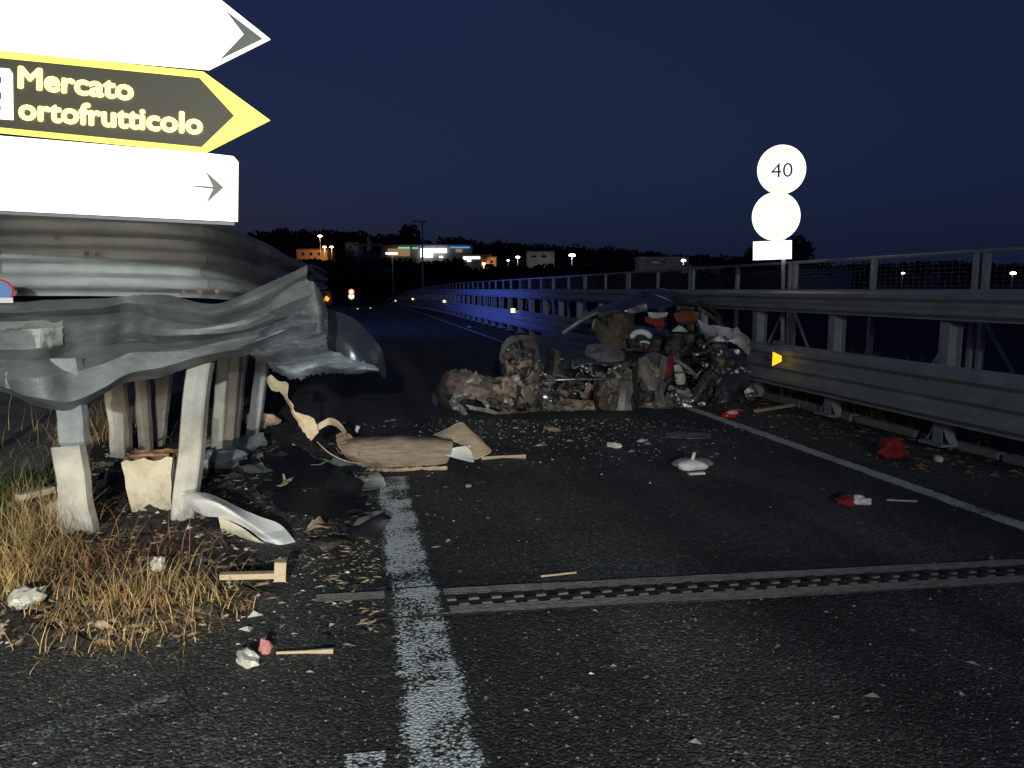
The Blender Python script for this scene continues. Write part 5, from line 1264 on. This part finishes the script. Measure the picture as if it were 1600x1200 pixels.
def street_lamp(u, v, D, m, r, label, power=0, color=(1, .6, .25), foot=None):
    p = P(u, v, D); z = terrain_h(p.x, p.y) if foot is None else P(u, foot, D).z
    o = empty('street_lamp', Vector((p.x, p.y, min(z, p.z - 1))), label, 'street lamp')
    MB().tube([Vector((p.x, p.y + .2, min(z, p.z - 1) - .5)), Vector((p.x, p.y + .2, p.z + .1))], .09, 6).build('pole', MATS['galv'], o)
    blob_part('lamp_head', p, r, (1.2, 1, .6), m, o, 1, 0, 0)
    if power:
        d = bpy.data.lights.new('lamp_light', 'POINT'); d.energy = power; d.color = color; d.shadow_soft_size = .3
        l_ = bpy.data.objects.new('lamp_light', d); C.objects.link(l_); l_.parent = o; l_.location = p - o.location + Vector((0, -1.2, -.6))
    return o
street_lamp(500, 369, 325, 'lamp_warm', 0.75, 'warm street lamp highest above the orange house', 880)
street_lamp(507, 386, 322, 'lamp_warm', 0.62, 'left of two low warm lamps right of the orange house', 1980)
street_lamp(518, 386, 322, 'lamp_warm', 0.62, 'right of two low warm lamps right of the orange house', 1100)
street_lamp(411, 381, 300, 'lamp_warm', 0.45, 'lone warm lamp at far left beside the sign edge')
street_lamp(809, 402, 300, 'lamp_warm', 0.7, 'warm street lamp left of the grey warehouse', 1100)
street_lamp(794, 407, 300, 'lamp_warm', 0.4, 'small warm lamp between the orange house and the warehouse')
street_lamp(756, 412, 275, 'lamp_warm', 0.5, 'warm lamp in front of the small orange house', 1980)
street_lamp(894, 399, 310, 'lamp_white', 1.1, 'bright cold white street lamp right of the grey warehouse', 1320, (.8, .95, 1))
street_lamp(1068, 407, 300, 'lamp_white', 0.75, 'cold white lamp on the long low warehouse', 880, (.8, .95, 1))
street_lamp(1411, 427, 240, 'lamp_white', 0.45, 'small white lamp behind the fence at right')
street_lamp(1583, 427, 240, 'lamp_white', 0.75, 'larger white lamp behind the fence at far right')
TL = empty('tall_lamp_post', on_ground(660, 75), 'tall unlit street lamp post with a flat head beside the road', 'street lamp')
b0 = on_ground(660, 75); t0 = P(660, 346, 75); MB().tube([b0 + Vector((0, 0, -2)), t0], [.13, .07], 8).build('pole', MATS['galv'], TL, True)
MB().box((-1.0, -.16, -.08), (.35, .16, .08), Matrix.Translation(t0 + Vector((0, 0, 0)))).build('lamp_head', MATS['galv'], TL)
t0 = P(613, 396, 110); TL2 = empty('lit_lamp_post', Vector((t0.x, t0.y, -3)), 'lamp post with a wide white lit head in front of the supermarket', 'street lamp')
MB().tube([Vector((t0.x, t0.y, -4)), t0], .10, 8).build('pole', MATS['galv'], TL2, True)
MB().box((-.95, -.2, -.13), (.75, .2, .13), Matrix.Translation(t0)).build('lamp_head', MATS['shop_white'], TL2)
tw = far_root('white_tower', 576, 400, 'tiny white tower on the skyline left of the supermarket', 'tower')
far_box(tw, 'shaft', 574, 578, 370, 392, 400, 'wall_pale', 1.2); far_box(tw, 'base', 572.5, 579.5, 375.5, 392, 400, 'wall_pale', 2.5, -.4)

# woods on the ridge: leaf clumps in one mass, with single trees standing out of the skyline
random.seed(77)
mb = MB()
def leaf_mass(mb, c, rx, rz, n, s):
    for k in range(n):
        while True:
            d = Vector((random.uniform(-1, 1), random.uniform(-1, 1), random.uniform(-.6, 1)))
            if d.length < 1: break
        p = c + Vector((d.x * rx, d.y * rx, d.z * rz)); a = Vector((random.gauss(0, 1), random.gauss(0, 1), random.gauss(0, 1))).normalized() * s; b = Vector((random.gauss(0, 1), random.gauss(0, 1), random.gauss(0, 1))).normalized() * s
        mb.add([p - a, p + b, p + a * .9, p - b * .8], [(0, 1, 2, 3)])
for k in range(520):
    u = random.uniform(330, 1750); D = random.choice((random.uniform(560, 720), random.uniform(250, 560)))
    p = P(u, 420, D); z = terrain_h(p.x, p.y)
    r = random.uniform(4, 8)
    if D < 560 and any(abs(u - b) < 60 for b in (625, 700, 490, 845)) and D < 345: continue
    if D < 400: r *= .55
    leaf_mass(mb, Vector((p.x, p.y, z + r * .4)), r * 1.3, r * random.uniform(.55, .9), 110, r * .17)
for k in range(230):   # the belt of trees below the town
    u = random.uniform(420, 1340); D = random.uniform(225, 272)
    vt = 404 if u < 720 else 413 if u < 960 else 424
    t_ = P(u, vt + random.uniform(-1, 9), D); g_ = terrain_h(t_.x, t_.y)
    if t_.z - g_ < 1.5: continue
    hh_ = (t_.z - g_) / 2
    leaf_mass(mb, Vector((t_.x, t_.y, g_ + hh_)), random.uniform(3, 5), hh_ * 1.05, 120, .85)
tag(mb.build('hill_woods', MATS['forest'], None), 'dark woods covering the ridge behind the town', 'woods', kind='stuff')
def tree(u, v, D, r, label):
    p = P(u, v, D); z = min(terrain_h(p.x, p.y), p.z - r * 1.5); o = empty('tree', Vector((p.x, p.y, z)), label, 'tree', 'trees on the skyline')
    MB().tube([Vector((p.x, p.y, z - .5)), Vector((p.x + .2, p.y, (z + p.z) / 2)), Vector((p.x, p.y, p.z))], [r * .12, r * .09, r * .04], 6).build('trunk', MATS['bark'], o)
    m2 = MB(); leaf_mass(m2, Vector((p.x, p.y, p.z - r * .2)), r, r * 1.1, 420, r * .16); m2.build('crown', MATS['forest'], o)
tree(1245, 392, 120, 2.6, 'dark round tree right behind the white plate of the speed signs')
tree(1180, 398, 300, 4.2, 'low dark tree on the skyline left of the speed signs')
tree(640, 364, 420, 6.0, 'dark tree on the skyline above the supermarket')
tree(540, 436, 95, 2.6, 'dark tree near the far round signs at the end of the road')
tree(585, 438, 110, 2.8, 'dark tree by the road under the lit lamp post')
tree(440, 372, 380, 6.0, 'dark tree on the skyline left of the warm street lamps')
